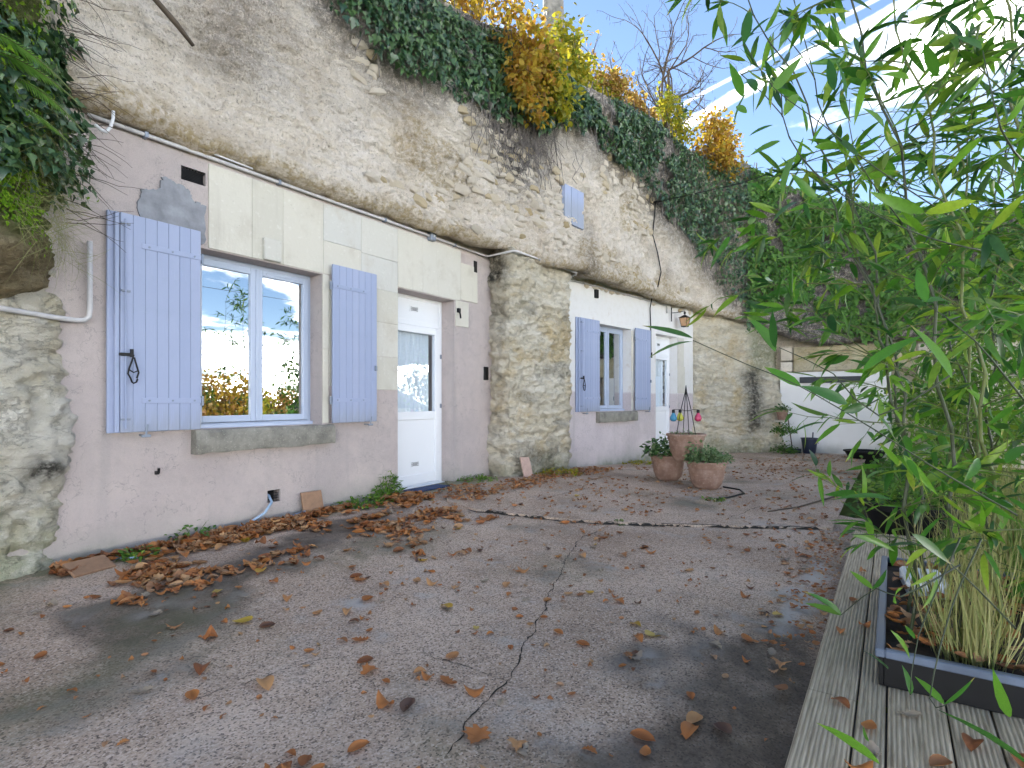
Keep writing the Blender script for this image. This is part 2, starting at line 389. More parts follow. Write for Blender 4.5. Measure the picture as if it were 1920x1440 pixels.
def render_mat(name, c1, c2, paint_z=None):
    """roughcast; algae along the foot; optional limewash above paint_z"""
    m, t = new_mat(name); tcn = t.n('TexCoord'); g = tcn.outputs['Object']; sp = t.n('SeparateXYZ', {0: g})
    big = t.noise(g, 1.1, 5, .6); fine = t.noise(g, 75, 3, .7); mid = t.noise(g, 9, 5, .65)
    drip = t.noise(t.n('Mapping', {'Vector': g, 'Scale': (5.0, 5.0, .35)}).outputs[0], 1.0, 5, .6); blot = t.noise(g, .7, 6, .65)
    gv = t.n('TexVoronoi', {'Vector': t.vmath('ADD', g, t.vmath('SCALE', t.noise(g, 30, 2, .5, 1), (0, 0, 0))), 'Scale': 95.0, 'Randomness': 1.0}); gcell = t.n('SeparateColor', {0: gv.outputs['Color']}).outputs[0]
    c = t.mix(t.maprange(big, .3, .7), c1, c2)
    c = t.mix(t.maprange(mid, .45, .75, 0, .45), c, tuple(x * .78 for x in c1))
    c = t.mix(t.maprange(drip, .52, .74, 0, .42), c, (.40, .37, .36)); c = t.mix(t.maprange(blot, .50, .68, 0, .45), c, (.42, .375, .375)); c = t.mix(t.maprange(blot, .45, .30, 0, .5), c, (.66, .60, .565))
    hc = t.maprange(t.math('ABSOLUTE', t.math('SUBTRACT', t.noise(g, 1.3, 6, .6), .5)), .004, .0); c = t.mix(t.math('MULTIPLY', hc, .45), c, (.2, .18, .18))
    c = t.mix(t.ramp(gcell, [(0, .55), (.2, .0), (1, 0)]), c, (.22, .20, .21))
    c = t.mix(t.ramp(gcell, [(.62, 0.), (1, .6)]), c, (.74, .69, .68))
    c = t.mix(t.maprange(fine, .58, .75, 0, .3), c, (.25, .23, .23))
    h = t.math('ADD', fine, t.math('MULTIPLY', gcell, .7))
    if paint_z is not None:
        edge = t.math('ADD', sp.outputs[2], t.math('MULTIPLY', t.math('SUBTRACT', t.noise(g, 3.0, 4), .5), .12))
        pf = t.maprange(edge, paint_z - .03, paint_z + .03)
        crack = t.math('MULTIPLY', t.maprange(t.noise(g, 2.4, 6, .6), .60, .66), .35)
        wc = t.mix(crack, t.mix(t.maprange(mid, .4, .8, 0, .5), (.74, .73, .72), (.66, .63, .58)), (.55, .46, .38))
        c = t.mix(pf, c, wc); h = t.math('MULTIPLY', fine, t.math('SUBTRACT', 1.0, t.math('MULTIPLY', pf, .75)))
    al = t.math('ADD', sp.outputs[2], t.math('MULTIPLY', t.math('SUBTRACT', t.noise(g, 1.7, 5, .6), .5), .75))
    c = t.mix(t.maprange(al, .45, -.05, 0, .6), c, (.33, .34, .30))
    c = t.mix(t.maprange(al, .18, -.12, 0, .85), c, (.16, .19, .11))
    b = t.n('BsdfPrincipled', {'Base Color': c, 'Roughness': .92, 'Specular IOR Level': .15})
    finish(t, b, t.math('ADD', h, t.math('MULTIPLY', mid, .6)), .55, .009); return m
M['render'] = render_mat('pink_roughcast', (.55, .475, .46), (.66, .57, .535))
M['render2'] = render_mat('limewashed_roughcast', (.57, .50, .52), (.63, .56, .57), 1.45)
M['cement'] = simple('grey_cement', (.27, .28, .31), .9, var=.3, scale=6, bump=.5, bscale=40)

def ashlar_mat():
    m, t = new_mat('ashlar_limestone'); g = t.n('TexCoord').outputs['Object']; r = t.n('ObjectInfo').outputs['Random']
    c = t.ramp(r, [(0, (.57, .545, .47)), (.35, (.62, .60, .54)), (.7, (.62, .59, .51)), (1, (.58, .575, .54))])
    n1 = t.noise(g, 2.5, 6, .62); n2 = t.noise(g, 26, 4, .6)
    c = t.mix(t.maprange(n1, .5, .7, 0, .6), c, (.50, .46, .39)); c = t.mix(t.maprange(t.noise(t.n('Mapping', {'Vector': g, 'Scale': (7.0, 7.0, .6)}).outputs[0], 1.0, 5, .6), .54, .76, 0, .4), c, (.42, .39, .34))
    c = t.mix(t.maprange(n2, .58, .75, 0, .35), c, (.80, .79, .75))
    pit = t.maprange(t.noise(g, 48, 2), .70, .78)
    c = t.mix(t.math('MULTIPLY', pit, .5), c, (.3, .27, .22))
    b = t.n('BsdfPrincipled', {'Base Color': c, 'Roughness': .9, 'Specular IOR Level': .15})
    finish(t, b, t.math('SUBTRACT', t.math('ADD', n2, n1), pit), .45, .008); return m
M['ashlar'] = ashlar_mat()
def sill_mat():
    m, t = new_mat('weathered_sill'); g = t.n('TexCoord').outputs['Object']; n1 = t.noise(g, 7, 6, .7); n2 = t.noise(g, 60, 4, .65)
    c = t.ramp(n1, [(.25, (.14, .13, .12)), (.5, (.25, .24, .21)), (.8, (.38, .36, .31))])
    c = t.mix(t.maprange(n2, .55, .72, 0, .6), c, (.5, .49, .42))
    b = t.n('BsdfPrincipled', {'Base Color': c, 'Roughness': .95, 'Specular IOR Level': .1}); finish(t, b, n2, .7, .008); return m
M['sill'] = sill_mat()

def rubble_mat():
    """lime-plastered rubble: attributes stone (bare stone), dark (dark stain, stronger near and behind the ivy), ochre (iron-stained beds)"""
    m, t = new_mat('rubble_wall'); g = t.n('TexCoord').outputs['Object']
    A = lambda n: t.n('Attribute', attribute_name=n).outputs['Fac']
    n1 = t.noise(g, 1.3, 6, .62); n2 = t.noise(g, 11, 6, .68); n3 = t.noise(g, 60, 3, .65)
    n4 = t.noise(g, 24, 5, .7)
    c = t.ramp(n1, [(.28, (.60, .51, .41)), (.5, (.76, .68, .58)), (.72, (.86, .79, .71))])
    c = t.mix(t.maprange(n2, .57, .78, 0, .45), c, (.48, .41, .33))
    c = t.mix(t.maprange(n4, .56, .70, 0, .6), c, (.29, .24, .20))
    c = t.mix(t.maprange(n4, .48, .32, 0, .75), c, (.88, .81, .73))
    c = t.mix(t.math('MULTIPLY', A('ochre'), t.maprange(t.math('ADD', n2, t.math('MULTIPLY', n4, .5)), .62, .88, .1, .9)), c, (.44, .34, .18))
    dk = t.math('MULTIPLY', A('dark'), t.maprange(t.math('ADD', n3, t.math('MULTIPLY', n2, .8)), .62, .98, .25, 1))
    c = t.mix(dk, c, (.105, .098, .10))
    pit = t.maprange(n3, .58, .70)
    c = t.mix(t.math('MULTIPLY', pit, .6), c, (.17, .14, .12))
    b = t.n('BsdfPrincipled', {'Base Color': c, 'Roughness': .95, 'Specular IOR Level': .1})
    finish(t, b, t.math('ADD', t.math('ADD', t.math('MULTIPLY', n2, 1.2), t.math('MULTIPLY', n4, 1.2)), t.math('SUBTRACT', t.math('MULTIPLY', n3, .5), t.math('MULTIPLY', pit, .4))), .9, .045); return m
M['rubble'] = rubble_mat()
def rock_mat(name, base, ochre, green, light, zstr=7.0):
    m, t = new_mat(name); g = t.n('TexCoord').outputs['Object']
    A = lambda n: t.n('Attribute', attribute_name=n).outputs['Fac']
    st = t.n('Mapping', {'Vector': g, 'Scale': (1.0, 1.0, zstr * .42)}).outputs[0]
    n1 = t.noise(st, 1.3, 7, .66); n2 = t.noise(g, 13, 6, .7); n3 = t.noise(g, 70, 3, .65)
    st2 = t.n('Mapping', {'Vector': g, 'Scale': (1.0, 1.0, 1.9)}).outputs[0]; n4 = t.noise(st2, 11, 6, .74)
    c = t.ramp(n1, [(.25, tuple(x * .8 for x in base)), (.45, base), (.66, light)])
    c = t.mix(t.maprange(t.math('ADD', t.noise(g, 1.4, 5, .6), t.math('MULTIPLY', n2, .25)), .60, .80, 0, .8), c, ochre)
    c = t.mix(t.maprange(n4, .55, .70, 0, .65), c, tuple(x * .45 for x in base))
    c = t.mix(t.maprange(n4, .46, .30, 0, .6), c, tuple(min(1, x * 1.12) for x in light))
    ck = t.maprange(t.math('ABSOLUTE', t.math('SUBTRACT', t.noise(st2, 2.6, 6, .62, dist=.3), .5)), .014, .0)
    c = t.mix(t.math('MULTIPLY', ck, .3), c, tuple(x * .3 for x in base))
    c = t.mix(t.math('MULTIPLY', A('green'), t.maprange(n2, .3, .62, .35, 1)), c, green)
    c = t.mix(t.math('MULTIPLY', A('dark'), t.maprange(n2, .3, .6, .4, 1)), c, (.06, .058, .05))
    b = t.n('BsdfPrincipled', {'Base Color': c, 'Roughness': .95, 'Specular IOR Level': .1})
    finish(t, b, t.math('SUBTRACT', t.math('ADD', t.math('ADD', n1, t.math('MULTIPLY', n4, 1.4)), t.math('ADD', n2, t.math('MULTIPLY', n3, .4))), t.math('MULTIPLY', ck, .35)), .95, .045); return m
M['rock'] = rock_mat('tuffeau_rock', (.72, .65, .51), (.64, .51, .30), (.30, .31, .20), (.85, .80, .69))
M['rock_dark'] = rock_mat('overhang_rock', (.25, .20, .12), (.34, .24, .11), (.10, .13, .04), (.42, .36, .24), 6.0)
M['rock_pale'] = rock_mat('pale_rock', (.70, .66, .56), (.62, .55, .39), (.38, .41, .28), (.84, .81, .74), 4.0)

def stone_mat():
    m, t = new_mat('rubble_stone'); g = t.n('TexCoord').outputs['Object']; r = t.n('ObjectInfo').outputs['Random']
    c = t.ramp(r, [(0, (.62, .55, .45)), (.3, (.70, .63, .53)), (.6, (.76, .69, .60)), (.88, (.62, .52, .36)), (1, (.50, .39, .22))])
    n2 = t.noise(g, 16, 5, .65)
    c = t.mix(t.maprange(n2, .5, .75, 0, .55), c, (.33, .28, .22)); c = t.mix(t.maprange(n2, .46, .25, 0, .5), c, (.68, .63, .56))
    b = t.n('BsdfPrincipled', {'Base Color': c, 'Roughness': .95, 'Specular IOR Level': .1}); finish(t, b, t.math('ADD', n2, t.noise(g, 60, 3)), .8, .02); return m
M['stone'] = stone_mat()

def concrete_mat():
    m, t = new_mat('terrace_concrete'); g = t.n('TexCoord').outputs['Object']
    A = lambda n: t.n('Attribute', attribute_name=n).outputs['Fac']
    n1 = t.noise(g, .9, 6, .62); n2 = t.noise(g, 6, 6, .65); gr = t.noise(g, 55, 3, .7); gr2 = t.noise(g, 230, 2, .6)
    vo = t.n('TexVoronoi', {'Vector': g, 'Scale': 125.0}); gc = t.n('SeparateColor', {0: vo.outputs['Color']}).outputs[0]
    c = t.ramp(n1, [(.3, (.34, .24, .17)), (.5, (.50, .375, .285)), (.72, (.68, .53, .42))])
    c = t.mix(t.maprange(n2, .5, .78, 0, .5), c, (.28, .24, .21))
    c = t.mix(t.ramp(gc, [(0, .9), (.34, 0.), (1, 0.)]), c, (.10, .075, .062))
    c = t.mix(t.ramp(gc, [(.66, 0.), (1, .52)]), c, (.84, .72, .62))
    c = t.mix(t.maprange(gr, .56, .72, 0, .45), c, (.16, .13, .115))
    wet = A('wet'); wv = t.math('MULTIPLY', wet, t.maprange(n2, .25, .6, .65, 1.0))
    c = t.mix(wv, c, t.mix(.86, c, (.060, .048, .036)))
    c = t.mix(t.math('MULTIPLY', A('moss'), t.maprange(n2, .35, .6, .3, 1)), c, (.15, .16, .085))
    c = t.mix(t.math('MULTIPLY', A('lime'), t.maprange(n2, .4, .55)), c, (.5, .48, .46))
    ro = t.maprange(wet, 0, 1, .93, .72)
    b = t.n('BsdfPrincipled', {'Base Color': c, 'Roughness': ro, 'Specular IOR Level': .3})
    finish(t, b, t.math('ADD', gr, t.math('MULTIPLY', gc, .6)), .6, .006); return m
M['concrete'] = concrete_mat()
M['crack'] = simple('crack_dirt_and_gap_shade', (.03, .026, .02), .95, var=.5, scale=20)  # dirt in the cracks, painted shade in the slab gap
def deck_mat():
    m, t = new_mat('weathered_deck_board'); g = t.n('TexCoord').outputs['Object']; r = t.n('ObjectInfo').outputs['Random']
    st = t.n('Mapping', {'Vector': g, 'Scale': (.9, 16, 6)}).outputs[0]
    gr = t.noise(st, 5, 6, .62, dist=.4); big = t.noise(g, 1.6, 5, .6)
    c = t.ramp(gr, [(.3, (.28, .22, .15)), (.5, (.54, .45, .33)), (.7, (.74, .64, .49))])
    c = t.mix(t.math('MULTIPLY', r, .35), c, (.46, .42, .32))
    c = t.mix(t.maprange(big, .52, .74, 0, .5), c, (.30, .285, .19))
    rib = t.n('TexWave', {'Vector': g, 'Scale': 20.0, 'Distortion': .35, 'Detail': 2, 'Detail Scale': 1.0}, wave_type='BANDS', bands_direction='Y').outputs[1]
    c = t.mix(t.maprange(rib, .4, .08, 0, .4), c, (.10, .09, .075))
    b = t.n('BsdfPrincipled', {'Base Color': c, 'Roughness': .85, 'Specular IOR Level': .2})
    finish(t, b, t.math('ADD', t.math('MULTIPLY', rib, 1.0), gr), .6, .006); return m
M['deck'] = deck_mat()
def terracotta_mat():
    m, t = new_mat('terracotta'); g = t.n('TexCoord').outputs['Object']; n1 = t.noise(g, 5, 6, .65); n2 = t.noise(g, 40, 3)
    c = t.ramp(n1, [(.3, (.21, .125, .095)), (.5, (.30, .195, .15)), (.75, (.42, .32, .27))])
    c = t.mix(t.maprange(n2, .6, .75, 0, .4), c, (.55, .5, .44))
    b = t.n('BsdfPrincipled', {'Base Color': c, 'Roughness': .88, 'Specular IOR Level': .2}); finish(t, b, n2, .3, .004); return m
M['terracotta'] = terracotta_mat()
def ground_mat():
    m, t = new_mat('garden_ground'); g = t.n('TexCoord').outputs['Object']; n1 = t.noise(g, .35, 6, .6); n2 = t.noise(g, 9, 5, .7)
    c = t.ramp(n1, [(.35, (.07, .11, .03)), (.55, (.11, .14, .04)), (.75, (.16, .13, .07))]); c = t.mix(t.maprange(n2, .5, .75, 0, .6), c, (.06, .06, .025))
    b = t.n('BsdfPrincipled', {'Base Color': c, 'Roughness': .95, 'Specular IOR Level': .1}); finish(t, b, n2, .8, .05); return m
M['ground'] = ground_mat()
def glass_mat(name, refl, tint):
    m, t = new_mat(name)
    fr = t.n('LayerWeight', {'Blend': .35}).outputs['Fresnel']
    bf = t.n('NewGeometry').outputs['Backfacing']; k = t.math('MULTIPLY', t.math('ADD', t.math('MULTIPLY', fr, .9), refl, True), t.math('SUBTRACT', 1.0, bf))
    gl = t.n('BsdfGlossy', {'Color': (.93, .97, 1.0), 'Roughness': .004}); tr = t.n('BsdfTransparent', {'Color': tint})
    t.n('OutputMaterial', {0: t.n('MixShader', {0: k, 1: tr, 2: gl})}); return m
M['glass'] = glass_mat('window_glass', .55, (.75, .82, .85))
M['glass_door'] = glass_mat('door_glass', .20, (.95, .98, 1.0))
def white_wall_mat():
    m, t = new_mat('white_painted_wall'); g = t.n('TexCoord').outputs['Object']; n1 = t.noise(g, 1.5, 5, .6); sp = t.n('SeparateXYZ', {0: g})
    c = t.ramp(n1, [(.3, (.80, .79, .79)), (.7, (.87, .86, .86))])
    al = t.math('ADD', sp.outputs[2], t.math('MULTIPLY', n1, .5)); c = t.mix(t.maprange(al, .62, .22, 0, .6), c, (.36, .37, .30))
    b = t.n('BsdfPrincipled', {'Base Color': c, 'Roughness': .9, 'Specular IOR Level': .15}); finish(t, b, t.noise(g, 50, 4), .4, .006); return m
M['whitewall'] = white_wall_mat()
M['lantern_glass'] = simple('lantern_amber_glass', (.55, .33, .18), .25, var=.1)
M['bulb_blue'] = simple('blue_glass_bulb', (.06, .24, .40), .15, var=.05, bump=0)
M['bulb_pink'] = simple('pink_glass_bulb', (.50, .06, .14), .15, var=.05, bump=0)
M['bulb_yellow'] = simple('yellow_glass_bulb', (.55, .55, .08), .15, var=.05, bump=0)
M['slate'] = simple('slate_roof', (.07, .075, .09), .7, var=.2)
M['farwall'] = simple('cream_render', (.70, .62, .50), .9, var=.08)

M['lintel'] = rock_mat('ochre_lintel_stone', (.62, .54, .36), (.58, .46, .25), (.3, .3, .2), (.72, .66, .5), 3.0)

# =================================================================== SETTING
# ground: z of the terrace near the wall
AX = [-4, 0, 1.6, 4.9, 7, 9, 12, 16, 40]; AZ = [.05, .06, .085, .135, .14, .06, -.045, -.055, -.055]
def gz(x, y):
    x = np.asarray(x, float); y = np.asarray(y, float)
    base = np.interp(x, AX, AZ) * sstep(-4.2, -.2, y)
    far = -.05 * sstep(9, 13, x)
    return base * (1 - sstep(9, 13, x)) + far + .012 * (fbm(x * .7, y * .7, 0, 3, 5) - .5)
def g1(x, y): return float(gz(x, y))

# wide ground to the horizon
gx = np.array([-400, -150, -60, -25, -12, -6, -2, 2, 6, 10, 14, 18, 24, 32, 45, 70, 120, 220, 500.])
gy = np.array([-600, -250, -120, -70, -45, -30, -22, -17, -14, -12, -10.5, -9, -7.5, -6, -5, -4, -2, 0, 3.])
GX, GY = np.meshgrid(gx, gy, indexing='ij')
GZ = np.interp(GY, [-600, -60, -17, -11, -8, 5], [-6, -4.6, -3.6, -1.0, -.16, -.16]) + (fbm(GX * .1, GY * .1, 0, 3, 9) - .5) * .8 * sstep(-12, -20, GY)
o = link_mesh('ground', np_mesh('ground', np.stack([GX, GY, GZ], -1).reshape(-1, 3), grid_faces(len(gx), len(gy))), M['ground']); tag(o, kind='structure')

# concrete terrace: near slab (heightfield) and a far slab standing a finger higher
def terrace_attrs(me, X, Y):
    def blob(cx, cy, rx, ry, ang=0):
        c, s = math.cos(ang), math.sin(ang); dx, dy = X - cx, Y - cy
        q = ((dx * c + dy * s) / rx) ** 2 + ((-dx * s + dy * c) / ry) ** 2
        return np.exp(-q)
    nz = fbm(X * 1.3, Y * 1.3, 0, 5, 21); nf = fbm(X * 4, Y * 4, 0, 4, 23)
    wet = .95 * blob(2.2, -1.15, 1.5, .33, .28) + .55 * blob(1.3, -1.9, .9, .3, .5) + .7 * blob(3.8, -.75, 1.3, .25, .1)
    wet += 1.25 * sstep(.45, 0, np.abs(Y + 4.62) + .12 * (X - 3.0)) * sstep(3.9, 3.1, X) + .75 * blob(2.75, -4.05, .75, .32, .1) + .35 * blob(5.3, -2.2, .7, .3)
    wet = np.clip((wet + (nz - .5) * 1.5 + (nf - .5) * .8) * 2.4 - .75, 0, 1)
    moss = np.clip(1.3 * sstep(-.55, -.05, Y) * sstep(7.5, 6.5, X) + (nz - .5) * 1.2 - .1, 0, 1) * .9 + np.clip(.8 * blob(1.0, -2.1, 1.2, .25, .45) + .3 * blob(3.6, -1.6, .6, .35) + (nz - .55), 0, 1) * .6
    lime = np.clip(1.2 * blob(4.4, -4.58, .9, .10, -.02) + (nf - .5) * 1.0 - .2, 0, 1) + np.clip(1.4 * blob(2.35, -2.35, .10, .08) + 1.2 * blob(2.7, -2.55, .06, .05) + .9 * blob(2.1, -2.8, .05, .06) + (nf - .5), 0, 1) * .8
    attr(me, 'wet', wet); attr(me, 'moss', np.clip(moss, 0, 1)); attr(me, 'lime', np.clip(lime, 0, 1))
EDGE = [(-.9, 4.80), (-1.42, 4.77), (-2.0, 4.91), (-2.73, 5.27), (-3.62, 5.89), (-4.57, 6.45)]  # far slab edge (y, x)
def xedge(y):
    ys = np.array([e[0] for e in EDGE])[::-1]; xs = np.array([e[1] for e in EDGE])[::-1]
    return np.interp(y, ys, xs) + .025 * (fbm(np.asarray(y) * 5, 3.3, 0, 3, 31) - .5)
xs = np.arange(-2.2, 7.4, .045); ys = np.arange(-4.86, .36, .045)
X, Y = np.meshgrid(xs, ys, indexing='ij')
Zt = gz(X, Y) + .006 * (fbm(X * 6, Y * 6, 0, 3, 3) - .5)
Zt = Zt - .03 * sstep(-4.45, -4.75, Y)
me = np_mesh('terrace', np.stack([X, Y, Zt], -1).reshape(-1, 3), grid_faces(len(xs), len(ys))); terrace_attrs(me, X.ravel(), Y.ravel())
terrace = link_mesh('terrace', me, M['concrete']); tag(terrace, kind='structure')
ys = np.linspace(-4.58, .34, 110); tt = np.concatenate([[-.0012, 0], np.linspace(0, 1, 150) ** 1.25])
Yg = np.repeat(ys[:, None], len(tt), 1); Xe = xedge(Yg); Xe = np.where(Yg > -1.2, Xe + (Yg + 1.2) * .9 * sstep(-1.2, -.3, Yg), Xe)
Xg = Xe + (16.3 - Xe) * tt[None, :]
Zg = gz(Xg, Yg) + .022 + .005 * (fbm(Xg * 6, Yg * 6, 0, 3, 3) - .5)
Zg[:, 1] -= .007; Zg[:, 0] = gz(Xg[:, 0], Yg[:, 0]) - .06
me = np_mesh('terrace_slab', np.stack([Xg, Yg, Zg], -1).reshape(-1, 3), grid_faces(len(ys), len(tt))[:, ::-1]); terrace_attrs(me, Xg.ravel(), Yg.ravel())
o = link_mesh('terrace_slab', me, M['concrete']); tag(o, kind='structure')
def gtop(x, y):
    """top of whatever concrete lies at x, y"""
    z = gz(x, y); xe = xedge(y); xe = np.where(np.asarray(y) > -1.2, xe + (np.asarray(y) + 1.2) * .9 * sstep(-1.2, -.3, y), xe)
    return z + np.where((np.asarray(x) > xe) & (np.asarray(y) > -4.58), .022, 0.)
# cracks filled with dirt; the slab joint is a dark strip for its shaded gap
def crack(pts, w0=.010, seed=1, name='crack'):
    rn = random.Random(seed); P = []
    for (x0, y0), (x1, y1) in zip(pts, pts[1:]):
        n = max(2, int(math.hypot(x1 - x0, y1 - y0) / .03))
        for i in range(n): P.append((x0 + (x1 - x0) * i / n, y0 + (y1 - y0) * i / n))
    P.append(pts[-1]); v = []; f = []; jx = 0
    for i, (x, y) in enumerate(P):
        a = P[max(0, i - 1)]; b = P[min(len(P) - 1, i + 1)]; d = Vector((b[0] - a[0], b[1] - a[1], 0)).normalized(); nn = Vector((-d.y, d.x, 0))
        jx = jx * .8 + rn.uniform(-.014, .014); w_ = w0 * rn.uniform(.15, 1.1) * (1 if 0 < i < len(P) - 1 else .1)
        for sgn in (-1, 1):
            q = Vector((x, y, 0)) + nn * (jx + sgn * w_ / 2); v.append((q.x, q.y, float(gtop(q.x, q.y)) + .0045))
        if i: f.append((2 * i - 2, 2 * i - 1, 2 * i + 1, 2 * i))
    return MB().add(v, f).build(name, M['crack'], terrace)
crack([(1.55, -3.72), (1.75, -3.66), (2.13, -3.62), (2.6, -3.45), (3.2, -3.2), (3.9, -2.94), (4.5, -2.75), (5.2, -2.72)], .009, 3)
crack([(1.2, -2.6), (1.7, -2.75), (2.1, -3.1), (2.13, -3.6)], .005, 4)
crack([(float(xedge(y)) - .022, y) for y in np.linspace(-4.5, -1.25, 26)], .045, 12, 'joint')  # dark strip paints the shadow in the gap below the far slab edge
crack([(5.6, -1.6), (6.6, -1.7), (7.6, -1.35)], .012, 6)
crack([(5.1, -.9), (5.9, -1.1), (6.4, -.75), (7.2, -.6)], .010, 7)
crack([(6.3, -3.6), (7.2, -3.75), (8.0, -4.3)], .010, 8)
crack([(8.1, -1.0), (8.6, -2.0), (8.4, -3.4), (8.8, -4.5)], .009, 9)

# ------------------------------------------------------------------ upper cliff: rubble wall that follows a bent line in plan
PATH = [(-3.5, -.1), (1.5, -.12), (3.2, -.12), (4.6, -.15), (6.0, -.34), (7.2, -.62), (8.6, -.80), (11.5, -1.02), (13.5, -1.22), (14.5, -1.85), (15.3, -2.7), (15.75, -4.0), (16.0, -7.0), (16.0, -12.0)]
def catmull(P, step):
    P = [np.array(p, float) for p in P]; out = []
    for i in range(len(P) - 1):
        p0 = P[max(0, i - 1)]; p1 = P[i]; p2 = P[i + 1]; p3 = P[min(len(P) - 1, i + 2)]
        n = max(2, int(np.linalg.norm(p2 - p1) / step))
        for k in range(n):
            t = k / n; out.append(.5 * (2 * p1 + (p2 - p0) * t + (2 * p0 - 5 * p1 + 4 * p2 - p3) * t * t + (3 * p1 - p0 - 3 * p2 + p3) * t ** 3))
    out.append(P[-1]); return np.array(out)
pp = catmull(PATH, .032); tang = nrm(np.gradient(pp, axis=0)); inw = np.stack([-tang[:, 1], tang[:, 0]], -1)
sl = np.concatenate([[0], np.cumsum(np.linalg.norm(np.diff(pp, axis=0), axis=1))])
s_of_x = lambda x: np.interp(x, pp[:1 + np.argmax(pp[:, 0] > 15.6), 0], sl[:1 + np.argmax(pp[:, 0] > 15.6)])
S_CORNER = float(s_of_x(14.9))
zbot = np.interp(sl, [0, s_of_x(13.5), S_CORNER, S_CORNER + 1.6], [3.52, 3.52, 3.3, 2.72])
ztop = np.interp(sl, [0, s_of_x(5), s_of_x(9), s_of_x(12), S_CORNER, S_CORNER + 2.0, S_CORNER + 5, S_CORNER + 9], [6.8, 6.8, 6.9, 7.5, 7.3, 6.2, 5.4, 4.7])
prof = np.array([(0.62, .06), (.10, -.05), (.015, .0), (0., .06)])       # (inward offset, dz from bottom): soffit and lip
NZ = 150
def cliff_disp(s, z):
    big = (fbm(s * .55, z * .6, 0, 3, 41) - .5) * .34
    med = (fbm(s * 2.6, z * 3.0, 0, 4, 43) - .5) * .12
    f1, f2, cid = worley(s * 4.6 + (fbm(s * 3, z * 3, 0, 2, 8) - .5), z * 7.2, 5)
    groove = -sstep(.20, 0., f2 - f1) * .032 + (cid - .5) * .036
    stonew = np.clip(.45 + .9 * sstep(4.2, 5.2, s_inv(s)) * sstep(9.0, 7.4, s_inv(s)) + .5 * sstep(9, 10, s_inv(s)) * sstep(5.1, 5.6, z), 0, 1)
    bl = lambda f_, sd_: np.abs(fbm(s * f_, z * f_ * 1.3, 0, 2, sd_) - .5) * 2
    fine = (fbm(s * 9, z * 11, 0, 3, 47) - .5) * .06 - sstep(.16, 0., bl(5, 131)) * .03 - sstep(.14, 0., bl(11, 133)) * .016 + (fbm(s * 24, z * 24, 0, 2, 49) - .5) * .03
    ledge = np.zeros_like(s)
    return big + med + groove * stonew + fine
def s_inv(s): return np.interp(s, sl, pp[:, 0])
t01 = np.linspace(0, 1, NZ)
S2 = np.repeat(sl[:, None], NZ + len(prof) - 1, 1)
Z2 = np.zeros_like(S2); OFF = np.zeros_like(S2)
lipn = .12 * (fbm(sl * 1.1, 2.2, 0, 3, 51) - .5) + .10 * (fbm(sl * 4, 7.2, 0, 3, 53) - .5)
for k, (of, dz) in enumerate(prof):
    Z2[:, k] = zbot + dz + lipn; OFF[:, k] = of
zz0 = zbot + prof[-1][1] + lipn
for k in range(1, NZ):
    Z2[:, len(prof) - 1 + k] = zz0 + (ztop - zz0) * t01[k]
    hgt = (ztop - zz0) * t01[k]; OFF[:, len(prof) - 1 + k] = .02 + .045 * hgt + .35 * np.maximum(0, t01[k] - .86) ** 1.2 * 4
DSP = cliff_disp(S2, Z2); DSP[:, 0] *= 0; DSP[:, 1] *= .5
lipb = .035 * np.exp(-((Z2 - zbot[:, None] - .10) / .10) ** 2); lipb[:, :2] = 0      # swelling just above the soffit
OFF = OFF - DSP - lipb
PX = pp[:, 0][:, None] + inw[:, 0][:, None] * OFF; PY = pp[:, 1][:, None] + inw[:, 1][:, None] * OFF
me = np_mesh('rubble_wall', np.stack([PX, PY, Z2], -1).reshape(-1, 3), grid_faces(*S2.shape))
XI = s_inv(S2)
IVX = [-4, 3.4, 3.8, 4.3, 4.8, 5.6, 6.2, 7.2, 8.0, 8.74, 10, 11.2, 12.4, 13.2, 13.9, 14.5]; IVZ = [6.9, 6.2, 5.55, 5.42, 5.25, 5.35, 5.35, 5.35, 5.75, 5.82, 5.75, 5.55, 5.25, 4.95, 4.5, 3.75]
def ivy_low(s): return np.where(s > S_CORNER - .25, 2.95, np.interp(s_inv(s), IVX, IVZ))
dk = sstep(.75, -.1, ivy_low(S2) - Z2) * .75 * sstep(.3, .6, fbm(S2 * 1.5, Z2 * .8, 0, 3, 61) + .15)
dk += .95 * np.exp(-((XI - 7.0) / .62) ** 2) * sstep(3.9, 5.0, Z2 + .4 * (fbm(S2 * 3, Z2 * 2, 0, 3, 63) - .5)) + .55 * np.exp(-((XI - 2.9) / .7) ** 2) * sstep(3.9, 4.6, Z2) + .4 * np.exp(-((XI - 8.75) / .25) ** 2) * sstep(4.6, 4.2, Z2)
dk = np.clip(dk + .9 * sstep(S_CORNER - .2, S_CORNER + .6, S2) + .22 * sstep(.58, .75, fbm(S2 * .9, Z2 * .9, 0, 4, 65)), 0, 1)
oc = sstep(.16, .0, Z2 - (zbot + lipn)[:, None] + .16 * (fbm(S2 * 2.5, 1.1, 0, 3, 69) - .5)) * .9 + .8 * sstep(.58, .70, fbm(S2 * 1.3, Z2 * 1.6, 0, 4, 67)) * sstep(4.4, 5.2, XI) + .55 * np.exp(-((XI - 2.0) / .5) ** 2) * sstep(4.0, 3.6, Z2) + .5 * sstep(9.2, 10.2, XI) * sstep(.9, .1, ivy_low(S2) - Z2)
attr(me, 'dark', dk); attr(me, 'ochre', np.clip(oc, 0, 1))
rw = link_mesh('rubble_wall', me, M['rubble']); tag(rw, 'tall rubble and plaster cliff wall rising above both cave house fronts', 'wall')
